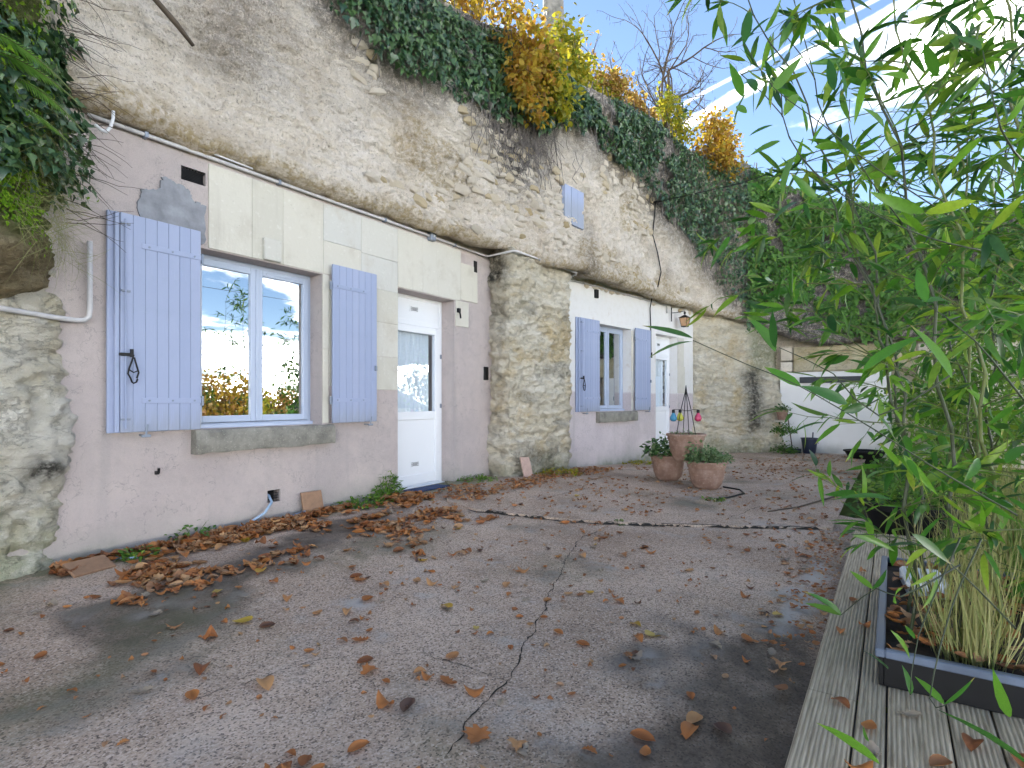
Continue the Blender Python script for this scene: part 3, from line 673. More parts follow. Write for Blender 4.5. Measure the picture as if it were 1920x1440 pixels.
def cliff_pt(s, z, out=0.):
    """point on the cliff face, out metres in front of it, and its outward normal"""
    s = np.asarray(s, float); z = np.asarray(z, float)
    x = np.interp(s, sl, pp[:, 0]); y = np.interp(s, sl, pp[:, 1]); ix = np.interp(s, sl, inw[:, 0]); iy = np.interp(s, sl, inw[:, 1])
    zb = np.interp(s, sl, zbot); of = .02 + .045 * (z - zb - .06) - cliff_disp(s, z) - out
    return np.stack([x + ix * of, y + iy * of, z], -1), np.stack([-ix, -iy, ix * 0], -1)
# single stones standing proud of the plaster
stone_meshes = []
for k in range(8):
    bm = bmesh.new(); bmesh.ops.create_icosphere(bm, subdivisions=2 if k < 0 else 1, radius=1)
    rn = random.Random(100 + k)
    for v in bm.verts:
        q = v.co.copy(); m_ = max(abs(q.x), abs(q.y), abs(q.z)); v.co = (q * .5 + q / m_ * .5) * rn.uniform(.75, 1.15)
    bmesh.ops.subdivide_edges(bm, edges=[e for e in bm.edges][:6], cuts=1)
    me = bpy.data.meshes.new('stone'); bm.to_mesh(me); bm.free(); me.polygons.foreach_set('use_smooth', [True] * len(me.polygons)); me.set_sharp_from_angle(angle=R(28)); me.materials.append(M['stone']); stone_meshes.append(me)
cands = []
for i in range(-4, 80):
    for j in range(60):
        s = 6.6 + i * .215 + (j % 2) * .1 + random.uniform(-.05, .05); z = 3.62 + j * .135 + random.uniform(-.03, .03); x = float(s_inv(s))
        lowz = float(ivy_low(s))
        inA = 4.3 < x < 8.1 and z < lowz + .05 and fbm(s * .8, z * .9, 0, 3, 71) > .43 + .06 * (x < 5)
        inB = 8.5 < x < 12.6 and lowz - .95 < z < lowz + .15 and fbm(s * 1.1, z, 0, 3, 73) > .42
        inC = 8.9 < x < 13.4 and z < 3.9 and fbm(s * 1.1, z, 0, 3, 75) > .5
        inD = S_CORNER + .3 < s < S_CORNER + 3 and z < 3.5
        if inA or inB or inC or inD: cands.append((s, z))
random.shuffle(cands)
for s, z in cands[:250]:
    p, n = cliff_pt(s, z, -.012); sx = random.uniform(.075, .15); sz = random.uniform(.045, .085)
    link_mesh('stone', random.choice(stone_meshes), None, rw, tuple(p), (random.uniform(-.2, .2), random.uniform(-.35, .35), math.atan2(n[1], n[0]) + math.pi / 2 + random.uniform(-.15, .15)), (sx, .042, sz))
# plateau above the cliff
top = np.stack([PX[:, -1], PY[:, -1], Z2[:, -1]], -1)[::6]; rows = [top]
for d, dz in ((.5, .12), (2, .45), (6, 1.0), (15, 1.6), (40, 2.0)):
    q = top.copy(); iw = inw[::6]; q[:, 0] += iw[:, 0] * d * .35 * (d < 3) + (iw[:, 0] > .5) * d; q[:, 1] += d * (1 if d > 3 else .8); q[:, 2] = np.maximum(q[:, 2], 5.6) + dz; rows.append(q)
V = np.stack(rows, 1); o = link_mesh('hillside', np_mesh('hillside', V.reshape(-1, 3), grid_faces(*V.shape[:2])[:, ::-1]), M['ground']); tag(o, kind='structure')

# ------------------------------------------------------------------ bare rock faces below
def rock_strip(name, plan, z0, z1, mat, label=None, step=.024, strat=.06, big=.15, fine=.03, seed=1, lean=0., topin=.25, greenf=None, darkf=None, zprof=None):
    P = catmull(plan, step) if len(plan) > 2 else np.array([np.array(plan[0]) + (np.array(plan[1]) - np.array(plan[0])) * t for t in np.linspace(0, 1, max(3, int(np.hypot(plan[1][0] - plan[0][0], plan[1][1] - plan[0][1]) / step)))])
    tg = nrm(np.gradient(P, axis=0)); iw = np.stack([-tg[:, 1], tg[:, 0]], -1); L = np.concatenate([[0], np.cumsum(np.linalg.norm(np.diff(P, axis=0), axis=1))])
    zs = np.arange(z0, z1 + step, step); S, Z = np.meshgrid(L, zs, indexing='ij')
    q = Z * 5.5 + (fbm(S * .7, Z * .8, 0, 3, seed) - .5) * 3.0
    lay = vnoise(q, S * .35, 0, seed + 3); lay2 = vnoise(q * 2.7, S * .9, 0, seed + 4)
    q2 = q * .75 + (fbm(S * 2.2, Z * 2.5, 0, 3, seed + 21) - .5) * 1.1; saw = q2 - np.floor(q2); bed = _hash(np.floor(q2), np.floor(S * .9 + _hash(np.floor(q2), q2 * 0, q2 * 0, seed) * 3), q2 * 0, seed + 5)
    d = (bed - .5) * strat * .8 + (saw - .5) * strat * .55 + (lay2 - .5) * strat * .7 - sstep(.10, 0., np.abs(fbm(S * 3.5, Z * 7, 0, 3, seed + 31) - .5)) * .028 + (fbm(S * .8, Z * .8, 0, 3, seed + 7) - .5) * big + (fbm(S * 9, Z * 18, 0, 4, seed + 9, .6) - .5) * fine * 2.4
    cr = sstep(.05, .0, np.abs(vnoise(q * .8, S * .5, 0, seed + 12) - .5)) * .03; d = d - cr + (fbm(S * 4.5, Z * 5.5, 0, 4, seed + 41, .6) - .5) * .11 - sstep(.62, .72, fbm(S * 6, Z * 8, 0, 3, seed + 43)) * .035
    off = lean * (Z - z0) - d
    if zprof: off = off - np.interp(Z, [a for a, b in zprof], [b for a, b in zprof])
    off = off + topin * sstep(z1 - .12, z1 + .02, Z) ** 2
    V = np.stack([P[:, 0][:, None] + iw[:, 0][:, None] * off, P[:, 1][:, None] + iw[:, 1][:, None] * off, Z], -1)
    me = np_mesh(name, V.reshape(-1, 3), grid_faces(*S.shape))
    attr(me, 'green', np.clip(greenf(S, Z) if greenf else S * 0, 0, 1)); attr(me, 'dark', np.clip(darkf(S, Z) if darkf else S * 0, 0, 1))
    o = link_mesh(name, me, mat); tag(o, kind='structure')
    if label: o['label'] = label
    return o
foot = lambda z0: (lambda S, Z: sstep(z0 + .55, z0, Z + .5 * (fbm(S * 2, Z * 2, 0, 3, 5) - .5)) * .8)
rock_strip('rock_pillar', [(6.84, .5), (6.83, .03), (6.80, -.2), (6.80, -.36), (6.92, -.43), (7.5, -.46), (8.2, -.47), (8.58, -.46), (8.66, -.40), (8.68, -.2), (8.70, .1)], -.02, 3.62, M['rock'], strat=.05, big=.14, seed=201, greenf=foot(0),
           darkf=lambda S, Z: .75 * sstep(1.05, .75, S) * sstep(2.2, 3.2, Z + 1.2 * (fbm(S * 2, Z * 2, 0, 3, 8) - .5)) + .5 * sstep(.6, .8, fbm(S * 1.5, Z * 2.2, 0, 3, 9)))  # shaded side face painted darker towards its top, plus random dark patches
rock_strip('rock_buttress', [(13.8, .4), (13.86, -.6), (13.92, -1.02), (14.3, -1.35), (14.9, -1.95), (15.35, -2.42), (15.5, -2.62), (15.75, -2.7), (16.3, -2.7)], -.12, 3.72, M['rock'], strat=.055, big=.22, seed=221, lean=.05,
           greenf=lambda S, Z: foot(-.05)(S, Z) + .9 * sstep(2.9, 3.25, S) * sstep(1.6, 2.4, Z), darkf=lambda S, Z: .95 * np.exp(-((S - 3.15) / .26) ** 2) * sstep(2.3, 1.9, Z) * sstep(.25, .6, Z + .4 * (fbm(S * 3, Z * 2, 0, 2, 4) - .5)))
rock_strip('rock_foot', [(-2.5, -.32), (.2, -.22), (.9, -.16), (1.3, -.12), (1.5, -.06), (1.58, .02), (1.66, .2)], -.02, 2.35, M['rock_pale'], strat=.04, big=.18, seed=241, greenf=lambda S, Z: foot(.1)(S, Z) + .5 * sstep(.55, .7, fbm(S * 1.5, Z * 1.5, 0, 3, 55)),
           darkf=lambda S, Z: 1.0 * np.exp(-((S - 3.93) / .10) ** 2 - ((Z - .80) / .085) ** 2) * 1.4)  # dark spot painted for a recess hole; the surface itself stays closed
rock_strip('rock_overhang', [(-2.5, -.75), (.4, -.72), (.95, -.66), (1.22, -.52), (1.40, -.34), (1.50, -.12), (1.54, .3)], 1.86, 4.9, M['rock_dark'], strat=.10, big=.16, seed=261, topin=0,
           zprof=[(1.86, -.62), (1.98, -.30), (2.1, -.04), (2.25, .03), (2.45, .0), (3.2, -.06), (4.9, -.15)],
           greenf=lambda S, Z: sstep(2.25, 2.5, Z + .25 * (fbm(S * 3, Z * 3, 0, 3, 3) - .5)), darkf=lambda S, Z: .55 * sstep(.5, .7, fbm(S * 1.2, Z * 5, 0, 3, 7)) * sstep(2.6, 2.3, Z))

# white painted end wall under a stone lintel
ew = thing('garden_store_wall', 'white painted end wall under a long ochre lintel stone', 'wall', (15.95, -3.9, -.05))
b = MB(); b.box(.0, .35, -1.15, 1.24, -.1, 2.06); b.build('wall', M['whitewall'], ew)
nb = MB().box(-.05, .34, -1.62, .93, 2.07, 2.70, .03); lo = nb.build('lintel_stone', M['lintel'], ew)
MB().box(-.075, .02, -.58, .78, 1.78, 1.93, .006).build('beam', M['beam'], ew)
MB().box(-.06, .34, .95, 1.24, 2.07, 2.33, .03).build('stone', M['stone'], ew); MB().box(-.04, .34, .95, 1.24, 2.35, 2.72, .03).build('stone', M['stone'], ew)
MB().box(.02, .34, -4.2, -1.64, -.3, 2.66, .03).build('side_wall', M['rubble'], ew); MB().box(.36, .7, -5.2, 2.2, -.3, 4.2).build('back_wall', M['rubble'], ew)

# =================================================================== CAVE HOUSES
def wall_sheet(name, u0, u1, z0, z1, holes, mat, parent, step=.06, depth=.30, rough=.008, seed=1, shape=None):
    """rough wall face at y=0 with real openings and their reveals"""
    def axis(a, b, cuts):
        c = [a, b] + [x for x in cuts if a < x < b]; pts = sorted(set(np.round(np.arange(a, b, step), 4)) | set(c)); out = []
        for p in pts:
            if p in c: out.append(p)
            elif min(abs(p - q) for q in c) > step * .45: out.append(p)
        return np.array(sorted(set(out)))
    us = axis(u0, u1, [h[0] for h in holes] + [h[1] for h in holes]); zs = axis(z0, z1, [h[2] for h in holes] + [h[3] for h in holes])
    U, Z = np.meshgrid(us, zs, indexing='ij'); Yd = (fbm(U * 2.2, Z * 2.2, 0, 4, seed) - .5) * rough * 3 + (fbm(U * 11, Z * 11, 0, 2, seed + 5) - .5) * rough
    for h in holes:       # keep arrises of the openings nearly straight
        near = (U >= h[0] - .01) & (U <= h[1] + .01) & (Z >= h[2] - .01) & (Z <= h[3] + .01); Yd = np.where(near, Yd * .4, Yd)
    F = grid_faces(*U.shape); uc = U.ravel()[F].mean(1); zc = Z.ravel()[F].mean(1); keep = np.ones(len(F), bool)
    for h in holes: keep &= ~((uc > h[0]) & (uc < h[1]) & (zc > h[2]) & (zc < h[3]))
    V = np.stack([U, Yd, Z], -1).reshape(-1, 3); F = F[keep]; Vs = [V]; Fs = [F]; n = len(V)
    for h in holes:       # reveals
        def rev(pu, pz, flip):
            nonlocal n
            k = len(pu); yy = np.interp(pu, us, np.zeros(len(us))); t = np.linspace(0, 1, 4)
            idx = [int(np.argmin(np.abs(us - a)) * len(zs) + np.argmin(np.abs(zs - c))) for a, c in zip(pu, pz)]
            y0 = V[idx, 1]; P = np.stack([np.stack([pu, y0 + (depth - y0) * a + (0 if a in (0, 1) else 1) * (fbm(pu * 7, pz * 7, a * 3, 2, 3) - .5) * .006, pz], -1) for a in t], 1)
            f = grid_faces(k, 4) + n; Vs.append(P.reshape(-1, 3)); Fs.append(f[:, ::-1] if flip else f); n += k * 4
        zz_ = zs[(zs >= h[2] - 1e-6) & (zs <= h[3] + 1e-6)]; uu_ = us[(us >= h[0] - 1e-6) & (us <= h[1] + 1e-6)]
        rev(np.full(len(zz_), h[0]), zz_, True); rev(np.full(len(zz_), h[1]), zz_, False)
        rev(uu_, np.full(len(uu_), h[3]), True); rev(uu_, np.full(len(uu_), h[2]), False)
    me = np_mesh(name, np.concatenate(Vs), np.concatenate(Fs), False)
    return link_mesh(name, me, mat, parent)
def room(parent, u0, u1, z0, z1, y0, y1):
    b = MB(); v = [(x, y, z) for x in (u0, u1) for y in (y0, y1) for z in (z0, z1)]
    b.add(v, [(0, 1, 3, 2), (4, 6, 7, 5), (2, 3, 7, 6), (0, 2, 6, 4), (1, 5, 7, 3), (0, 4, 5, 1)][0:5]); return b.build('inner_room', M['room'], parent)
def frame_boxes(b, u0, u1, z0, z1, y0, y1, wd, bev=.004, bot=None):
    bot = bot or wd
    b.box(u0, u0 + wd, y0, y1, z0, z1, bev); b.box(u1 - wd, u1, y0, y1, z0, z1, bev)
    b.box(u0 + wd, u1 - wd, y0 + .001, y1, z1 - wd, z1, bev); b.box(u0 + wd, u1 - wd, y0 + .001, y1, z0, z0 + bot, bev); return b
def window(parent, u0, u1, z0, z1, y):
    """two-leaf window: fixed frame > sashes, panes"""
    b = frame_boxes(MB(), u0, u1, z0, z1, y, y + .07, .045); b.box(u0 - .0, u1, y - .045, y - .001, z0 - .02, z0 + .035, .006)
    wn = b.build('window', M['blueframe'], parent); um = (u0 + u1) / 2
    for a, c in ((u0 + .047, um - .002), (um + .002, u1 - .047)):
        frame_boxes(MB(), a, c, z0 + .05, z1 - .048, y - .022, y + .03, .062).build('sash', M['blueframe'], wn)
        MB().box(a + .058, c - .058, y + .0, y + .006, z0 + .106, z1 - .104).build('pane', M['glass'], wn)
    MB().box(um - .014, um + .014, y - .034, y - .0225, z0 + .052, z1 - .05, .005).build('astragal', M['blueframe'], wn)
    MB().box(um + .10, u1 - .13, y - .03, y - .0225, z1 - .088, z1 - .068, .003).build('trickle_vent', M['blueframe'], wn)
    return wn
def slots(u, z, y, wd=.14, hg=.055):  # thin dark boxes on the plate paint the shade of open slots
    b = MB(); n = 9
    for i in range(n):
        uu = u - wd / 2 + wd * (i + .5) / n
        if i in (0, 1, n - 2, n - 1):
            for k in (-1, 0, 1): b.box(uu - wd / n * .28, uu + wd / n * .28, y - .0015, y, z + k * hg * .36 - hg * .1, z + k * hg * .36 + hg * .1)
        else: b.box(uu - wd / n * .22, uu + wd / n * .22, y - .0015, y, z - hg * .45, z + hg * .45)
    return b
def door(parent, u0, u1, z0, z1, y, zt, gb, gt):
    """half-glazed door with a panel above: zt transom height, gb..gt glazing"""
    fr = frame_boxes(MB(), u0, u1, z0, z1, y, y + .07, .055, bot=.03); fr.box(u0 + .055, u1 - .055, y + .002, y + .07, zt, zt + .07, .004)
    d = fr.build('door', M['pvc'], parent); a, c = u0 + .058, u1 - .058
    lf = MB(); lz0, lz1 = z0 + .035, zt - .005
    lf.box(a, a + .10, y - .02, y + .05, lz0, lz1, .005); lf.box(c - .10, c, y - .02, y + .05, lz0, lz1, .005)
    lf.box(a + .1, c - .1, y - .019, y + .05, lz1 - .09, lz1, .005); lf.box(a + .1, c - .1, y - .019, y + .05, gb - .11, gb, .005); lf.box(a + .1, c - .1, y - .019, y + .05, lz0, lz0 + .13, .005)
    lf.build('leaf_frame', M['pvc'], d)
    MB().box(a + .1, c - .1, y + .0, y + .03, lz0 + .13, gb - .11).build('lower_panel', M['pvc'], d)
    MB().box(a + .1, c - .1, y + .008, y + .014, gb, lz1 - .09).build('pane', M['glass_door'], d)
    MB().box(u0 + .055, u1 - .055, y + .012, y + .04, zt + .07, z1 - .055).build('top_panel', M['pvc'], d)
    um = (u0 + u1) / 2
    for zc, yy in ((zt + .07 + (z1 - .055 - zt - .07) * .55, y + .008), (lz0 + .27, y - .004)):
        g = MB().box(um - .085, um + .085, yy, yy + .012, zc - .04, zc + .04, .002).build('vent_grille', M['pvc'], d); slots(um, zc, yy - .001).build('vent_slots', M['dark'], d)
    for zc in (z0 + (zt - z0) * .50, z0 + (zt - z0) * .82):
        MB().box(c - .012, c + .02, y - .034, y - .021, zc - .03, zc + .03, .003).build('hinge', M['greymetal'], d)
    MB().box(u0 - .0, u1, y - .06, y - .001, z0 - .03, z0 + .012, .004).build('threshold', M['pvc'], d)
    cb = MB(); n = 90; v = []; f = []
    for i in range(n + 1):
        t = i / n; uu = a + .09 + (c - .19 - a - .04) * t; yy = y + .09 + .018 * math.sin(t * 60) + .01 * math.sin(t * 23 + 1)
        v += [(uu, yy, gb - .06), (uu, yy, lz1 - .03)]
        if i: f.append((2 * i - 2, 2 * i, 2 * i + 1, 2 * i - 1))
    cb.add(v, f).build('curtain', M['curtain'], d, smooth=True)
    return d
def shutter(parent, u0, z0, w_, h, y, hinge_right, n=7, handle=False, double=False, tilt=0.):
    """ledged board shutter folded back against the wall; y = front face"""
    b = MB(); b.box(u0 + .012, u0 + w_ - .012, y + .026, y + .034, z0 + .008, z0 + h - .008)
    if double:
        b.box(u0 - .075, u0 + w_ * .6, y + .040, y + .066, z0 - .004, z0 + h + .006, .004); b.box(u0 - .035, u0 - .004, y + .006, y + .0395, z0, z0 + h, .004)
    sh = b.build('shutter', M['paint'], parent); bw = w_ / n
    bm_ = MB().box(.0008, bw - .0008, 0, .025, 0, h, .0035).mesh('board')
    for i in range(n): link_mesh('board', bm_, M['paint'], sh, (u0 + i * bw, y, z0))
    for zc in (z0 + h * .145, z0 + h * .865):
        s0 = u0 + w_ * .24; s1 = u0 + w_ + .0
        if not hinge_right: s0, s1 = u0, u0 + w_ * .76
        hb = MB().box(s0, s1, y - .007, y - .0005, zc - .022, zc + .022, .002)
        e = s0 if hinge_right else s1; sg = -1 if hinge_right else 1
        hb.add([(e, y - .006, zc - .022), (e + sg * .045, y - .006, zc - .005), (e + sg * .06, y - .006, zc), (e + sg * .045, y - .006, zc + .005), (e, y - .006, zc + .022)], [(0, 1, 2, 3, 4) if sg > 0 else (4, 3, 2, 1, 0)])
        hb.build('strap_hinge', M['paint'], sh)
        for q in (.12, .5, .88): MB().tube([(s0 + (s1 - s0) * q, y - .007, zc), (s0 + (s1 - s0) * q, y - .012, zc)], .008, 8).build('rivet', M['greymetal'], sh)
        k = (u0 + w_ + .018) if hinge_right else (u0 - .018)
        MB().tube([(k, y + .012, zc - .045), (k, y + .012, zc + .04)], .013, 10).build('hinge_pin', M['greymetal'], sh)
    e = u0 + .03 if hinge_right else u0 + w_ - .03
    if handle:
        MB().tube([(e, y - .014, z0 + .03), (e, y - .014, z0 + h - .05)], .008, 8).build('latch_rod', M['paint'], sh)
        for q in (.06, .645, .95): MB().box(e - .03, e + .035, y - .02, y - .003, z0 + h * q - .008, z0 + h * q + .008, .002).build('rod_bracket', M['greymetal'], sh)
        hz = z0 + h * .355; hb = MB().box(e - .045, e + .05, y - .032, y - .006, hz - .012, hz + .012, .003); hb.box(e + .03, e + .05, y - .036, y - .012, hz - .02, hz + .045, .003)
        hx = e + .05; loop = [(hx, hz), (hx - .012, hz - .05), (hx - .032, hz - .11), (hx - .04, hz - .15), (hx - .022, hz - .185), (hx - .012, hz - .215), (hx + .0, hz - .225), (hx + .02, hz - .215), (hx + .028, hz - .19)]
        hb.tube([(a, y - .03, c) for a, c in loop], .0065, 7); hb.tube([(hx + .004, y - .03, hz - .02), (hx + .022, y - .03, hz - .09), (hx + .036, y - .03, hz - .14), (hx + .022, y - .03, hz - .185)], .0065, 7)
        hb.tube([(hx - .03, y - .03, hz - .12), (hx, y - .03, hz - .14), (hx + .03, y - .03, hz - .125)], .005, 7)
        hb.build('handle', M['iron'], sh)
    else:
        MB().box(e - .012, e + .012, y - .03, y - .001, z0 + h * .36 - .03, z0 + h * .36 + .03, .004).build('latch', M['greymetal'], sh)
    # stay that pins the open shutter to the wall
    a = u0 + (.17 if hinge_right else w_ - .12); st = MB().tube([(a, y + .09, z0 - .03), (a, y - .025, z0 - .03), (a + .012, y - .03, z0 + .06)], .008, 7); st.box(a - .035, a + .035, y - .034, y - .02, z0 - .045, z0 - .022, .004); st.build('shutter_stay', M['greymetal'], sh)
    return sh
def blocks(parent, lst, mat, y=0., proud=.009, seed=0):
    for (a, c, z0, z1) in lst:
        MB().box(a + .0012, c - .0012, y - proud - random.uniform(0, .004), y + .05, z0 + .0012, z1 - .0012, .003).build('stone_block', mat, parent)
def sill(parent, u0, u1, z0, z1, y0):
    us = np.linspace(u0, u1, 30); b = MB(); v = []; f = []
    for u in us:
        j = lambda q: (vnoise(u * 9 + q, q * 3.1, 0, 77) - .5) * .018
        ring = [(u, .04, z0), (u, y0 + .012 + j(1), z0 + j(2)), (u, y0 + j(3), z0 + .02), (u, y0 + j(4), (z0 + z1) / 2), (u, y0 + j(5), z1 - .025), (u, y0 + .02 + j(6), z1 + j(7) * .4), (u, .2, z1 + .004), (u, .2, z0)]
        v += [tuple(map(float, q)) for q in ring]
    n = 8
    for i in range(len(us) - 1):
        for k in range(n): f.append((i * n + k, (i + 1) * n + k, (i + 1) * n + (k + 1) % n, i * n + (k + 1) % n))
    f += [tuple(range(n))[::-1][::-1], tuple((len(us) - 1) * n + k for k in range(n))[::-1]]
    o = b.add(v, f).build('window_sill', M['sill'], parent); return shade_auto(o, 40)

X0 = 1.5
h1 = thing('cave_house', 'cave house front in pink roughcast, large two-leaf window, lower vent with hose', 'house', (X0, 0, 0))
L = lambda x: x - X0
wall_sheet('wall', L(1.22), L(6.92), -.05, 3.62, [(L(2.555), L(3.83), 1.04, 2.65), (L(4.945), L(6.03), .10, 2.69), (L(3.195), L(3.335), .29, .41), (L(2.39), L(2.60), 3.205, 3.325)], M['render'], h1, seed=5)
room(h1, L(1.9), L(6.9), .1, 3.0, .301, 3.0)
MB().box(L(3.18), L(3.35), .12, .3, .27, .43).build('vent_recess', M['dark'], h1); MB().box(L(2.38), L(2.61), .05, .3, 3.19, 3.34).build('vent_recess', M['dark'], h1)
g = MB()
for i in range(8):
    for sg in (-1, 1):
        cx = L(2.39) + .21 * (i + .0) / 8; g.tube([(max(L(2.39), min(L(2.60), cx - sg * .06)), .015, 3.205), (max(L(2.39), min(L(2.60), cx + sg * .06)), .015, 3.325)], .0025, 5)
g.build('vent_grille', M['iron'], h1)
g = MB()
for i in range(6): g.tube([(L(3.245) + .09 * i / 5, .03, .29), (L(3.245) + .09 * i / 5, .03, .41)], .0025, 5)
for i in range(5): g.tube([(L(3.245), .03, .30 + .1 * i / 4), (L(3.335), .03, .30 + .1 * i / 4)], .0025, 5)
g.build('vent_grille', M['iron'], h1)
blocks(h1, [(L(a), L(c), z0, z1) for a, c, z0, z1 in [
    (2.62, 3.03, 2.66, 3.42), (3.03, 3.36, 2.66, 3.42), (3.36, 3.84, 2.66, 3.42), (3.84, 4.36, 3.02, 3.42), (3.84, 4.36, 2.66, 3.02), (4.36, 4.94, 3.0, 3.42), (4.36, 4.94, 2.62, 3.0),
    (4.94, 5.385, 2.70, 3.42), (5.385, 6.16, 2.70, 3.42), (6.05, 6.34, 2.34, 2.70), (6.16, 6.55, 2.72, 3.25),
    (4.53, 4.94, 2.23, 2.62), (4.53, 4.94, 1.82, 2.23), (4.56, 4.94, 1.42, 1.82), (3.92, 4.53, 2.2, 2.62), (3.92, 4.53, 1.45, 2.2),
    (2.50, 2.556, 1.95, 2.66), (2.505, 2.556, 1.05, 1.95), (3.832, 3.915, 1.85, 2.655), (3.832, 3.91, 1.05, 1.85)]], M['ashlar'])
MB().box(L(3.135), L(3.32), -.052, .0, 2.665, 2.88, .008).build('keystone', M['ashlar'], h1)
pts = [(2.05, 2.86), (2.08, 3.02), (2.2, 3.05), (2.24, 3.17), (2.34, 3.15), (2.46, 3.12), (2.47, 3.04), (2.585, 3.03), (2.59, 2.68), (2.4, 2.70), (2.1, 2.72)]
rp_ = []
for (xa, za), (xb, zb_) in zip(pts, pts[1:] + pts[:1]):
    for k in range(7): rp_.append((xa + (xb - xa) * k / 7 + random.uniform(-.014, .014), za + (zb_ - za) * k / 7 + random.uniform(-.014, .014)))
pts = rp_
MB().add([(L(x), -.020, z) for x, z in pts] + [(L(x), .03, z) for x, z in pts], [tuple(range(len(pts)))] + [(i, i + len(pts), (i + 1) % len(pts) + len(pts), (i + 1) % len(pts)) for i in range(len(pts))]).build('cement_patch', M['cement'], h1)
sill(h1, L(2.47), L(3.93), .83, 1.036, -.10)
window(h1, L(2.55), L(3.835), 1.04, 2.655, .20)
door(h1, L(4.94), L(6.035), .135, 2.70, .235, 2.30, 1.145, 2.26)
shutter(h1, L(1.90), 1.045, .615, 1.725, -.085, True, 7, True, True)
shutter(h1, L(3.915), 1.05, .625, 1.72, -.075, False, 7)
hk = MB().tube([(L(2.19), .02, .70), (L(2.19), -.05, .70), (L(2.19), -.055, .735)], .011, 8); hk.box(L(2.165), L(2.19), -.06, -.035, .685, .70); hk.build('wall_hook', M['iron'], h1)
MB().box(L(6.07), L(6.12), -.05, .0, 2.53, 2.59, .006).tube([(L(6.095), -.04, 2.55), (L(6.095), -.055, 2.5), (L(6.11), -.05, 2.45)], .012, 7).build('wall_hook', M['iron'], h1)
MB().box(L(6.70), L(6.80), -.028, .01, 1.60, 1.80, .006).build('meter_hatch', M['iron'], h1); MB().box(L(6.46), L(6.54), -.012, .01, 3.17, 3.34, .004).build('air_brick', M['dark'], h1)

PHI = R(-8)
h2 = thing('cave_house', 'limewashed cave house front with narrow window, blue shutters, wall lantern and white door', 'house', (8.7, -.25, 0), PHI)
wall_sheet('wall', -.12, 5.32, -.2, 3.62, [(1.10, 2.35, 1.08, 2.77), (3.41, 4.47, -.08, 2.78)], M['render2'], h2, seed=15, rough=.007)
room(h2, .3, 5.2, -.1, 3.0, .301, 3.0)
sill(h2, 1.04, 2.46, .865, 1.072, -.10)
window(h2, 1.10, 2.35, 1.08, 2.775, .20)
door(h2, 3.405, 4.475, -.045, 2.785, .20, 2.33, 1.155, 2.29)
shutter(h2, .43, 1.085, .635, 1.72, -.075, True, 8, True, True)
shutter(h2, 2.43, 1.085, .635, 1.72, -.07, False, 8)
blocks(h2, [(2.352, 2.425, 1.9, 2.75), (2.352, 2.42, 1.09, 1.9), (1.02, 1.098, 1.09, 2.7), (4.48, 4.80, 2.1, 2.78), (4.48, 4.85, 1.46, 2.1)], M['ashlar'], proud=.010)
MB().box(.98, 1.08, -.045, .0, 3.24, 3.40, .006).build('junction_box', M['iron'], h2)
for i in range(46):      # rubble strip between limewash and the ledge
    u = .2 + 5.0 * random.random(); z = 3.42 + .16 * random.random() - .0
    link_mesh('stone', random.choice(stone_meshes), None, h2, (u, -.01, z), (0, random.uniform(-.3, .3), 0), (random.uniform(.06, .12), .035, random.uniform(.035, .06)))

# little shutter high in the rubble wall
s_ = float(s_of_x(8.26)); p, n = cliff_pt(s_, 4.5, .06)
hs = thing('small_shutter', 'small faded blue plank shutter set high in the rubble wall', 'shutter', tuple(p), math.atan2(n[1], n[0]) + math.pi / 2)
for i in range(3): MB().box(-.285 + i * .19 + .002, -.285 + (i + 1) * .19 - .002, -.012 - .004 * (i % 2), .02, -.31, .31, .004).build('board', M['paint'], hs)
MB().box(-.30, .30, .0205, .10, -.325, .325, .006).build('frame', M['paint'], hs)

# =================================================================== FITTINGS ON THE FACADES
def pipe(name, pts, r, mat, label, cat, clips=None, group=None, n=9):
    c0 = Vector(pts[0]); t = thing(name, label, cat, tuple(c0), group=group)
    MB().tube([tuple(Vector(p) - c0) for p in pts], r, n).build('tube', mat, t, smooth=True)
    for q in (clips or []):
        q = Vector(q) - c0; MB().box(q.x - .014, q.x + .014, q.y - r - .006, q.y + r + .02, q.z - r - .006, q.z + r + .006, .002).build('clip', M['greymetal'], t)
    return t
E2 = lambda u, z, off: (8.7 + u * math.cos(PHI) - off * math.sin(PHI) * 1, -.25 + u * math.sin(PHI) + off * math.cos(PHI), z)
pipe('conduit', [(1.70, -.035, 3.46), (2.6, -.035, 3.462), (4.0, -.035, 3.458), (5.4, -.035, 3.46), (6.70, -.035, 3.455), (6.74, -.06, 3.455), (6.77, -.50, 3.475), (6.82, -.53, 3.475), (8.1, -.56, 3.49), (8.60, -.57, 3.49), (8.64, -.54, 3.47), E2(.02, 3.44, -.03), E2(.6, 3.46, -.03), E2(2.2, 3.46, -.03), E2(3.85, 3.45, -.03), E2(3.88, 3.43, -.03), E2(3.89, 3.28, -.03)], .017, M['pipe'],
     'long grey conduit running under the rock ledge across both house fronts', 'pipe', [(2.1, -.035, 3.46), (3.3, -.035, 3.46), (4.7, -.035, 3.459), (6.0, -.035, 3.458), (7.4, -.545, 3.48), (8.0, -.56, 3.488)])
pipe('cable', [(1.62, -.06, 3.52), (1.9, -.05, 3.50), (2.3, -.045, 3.515), (2.7, -.05, 3.50), (3.0, -.07, 3.485)], .009, M['cable'], 'thin white cable looping just above the grey conduit by the ivy', 'cable')
pipe('cable', [(1.62, -.42, 3.24), (1.66, -.38, 3.235), (1.72, -.32, 3.26), (1.76, -.28, 3.32), (1.785, -.26, 3.40), (1.79, -.25, 3.46)], .012, M['cable'], 'thick white cable end curling out of the hanging ivy', 'cable')
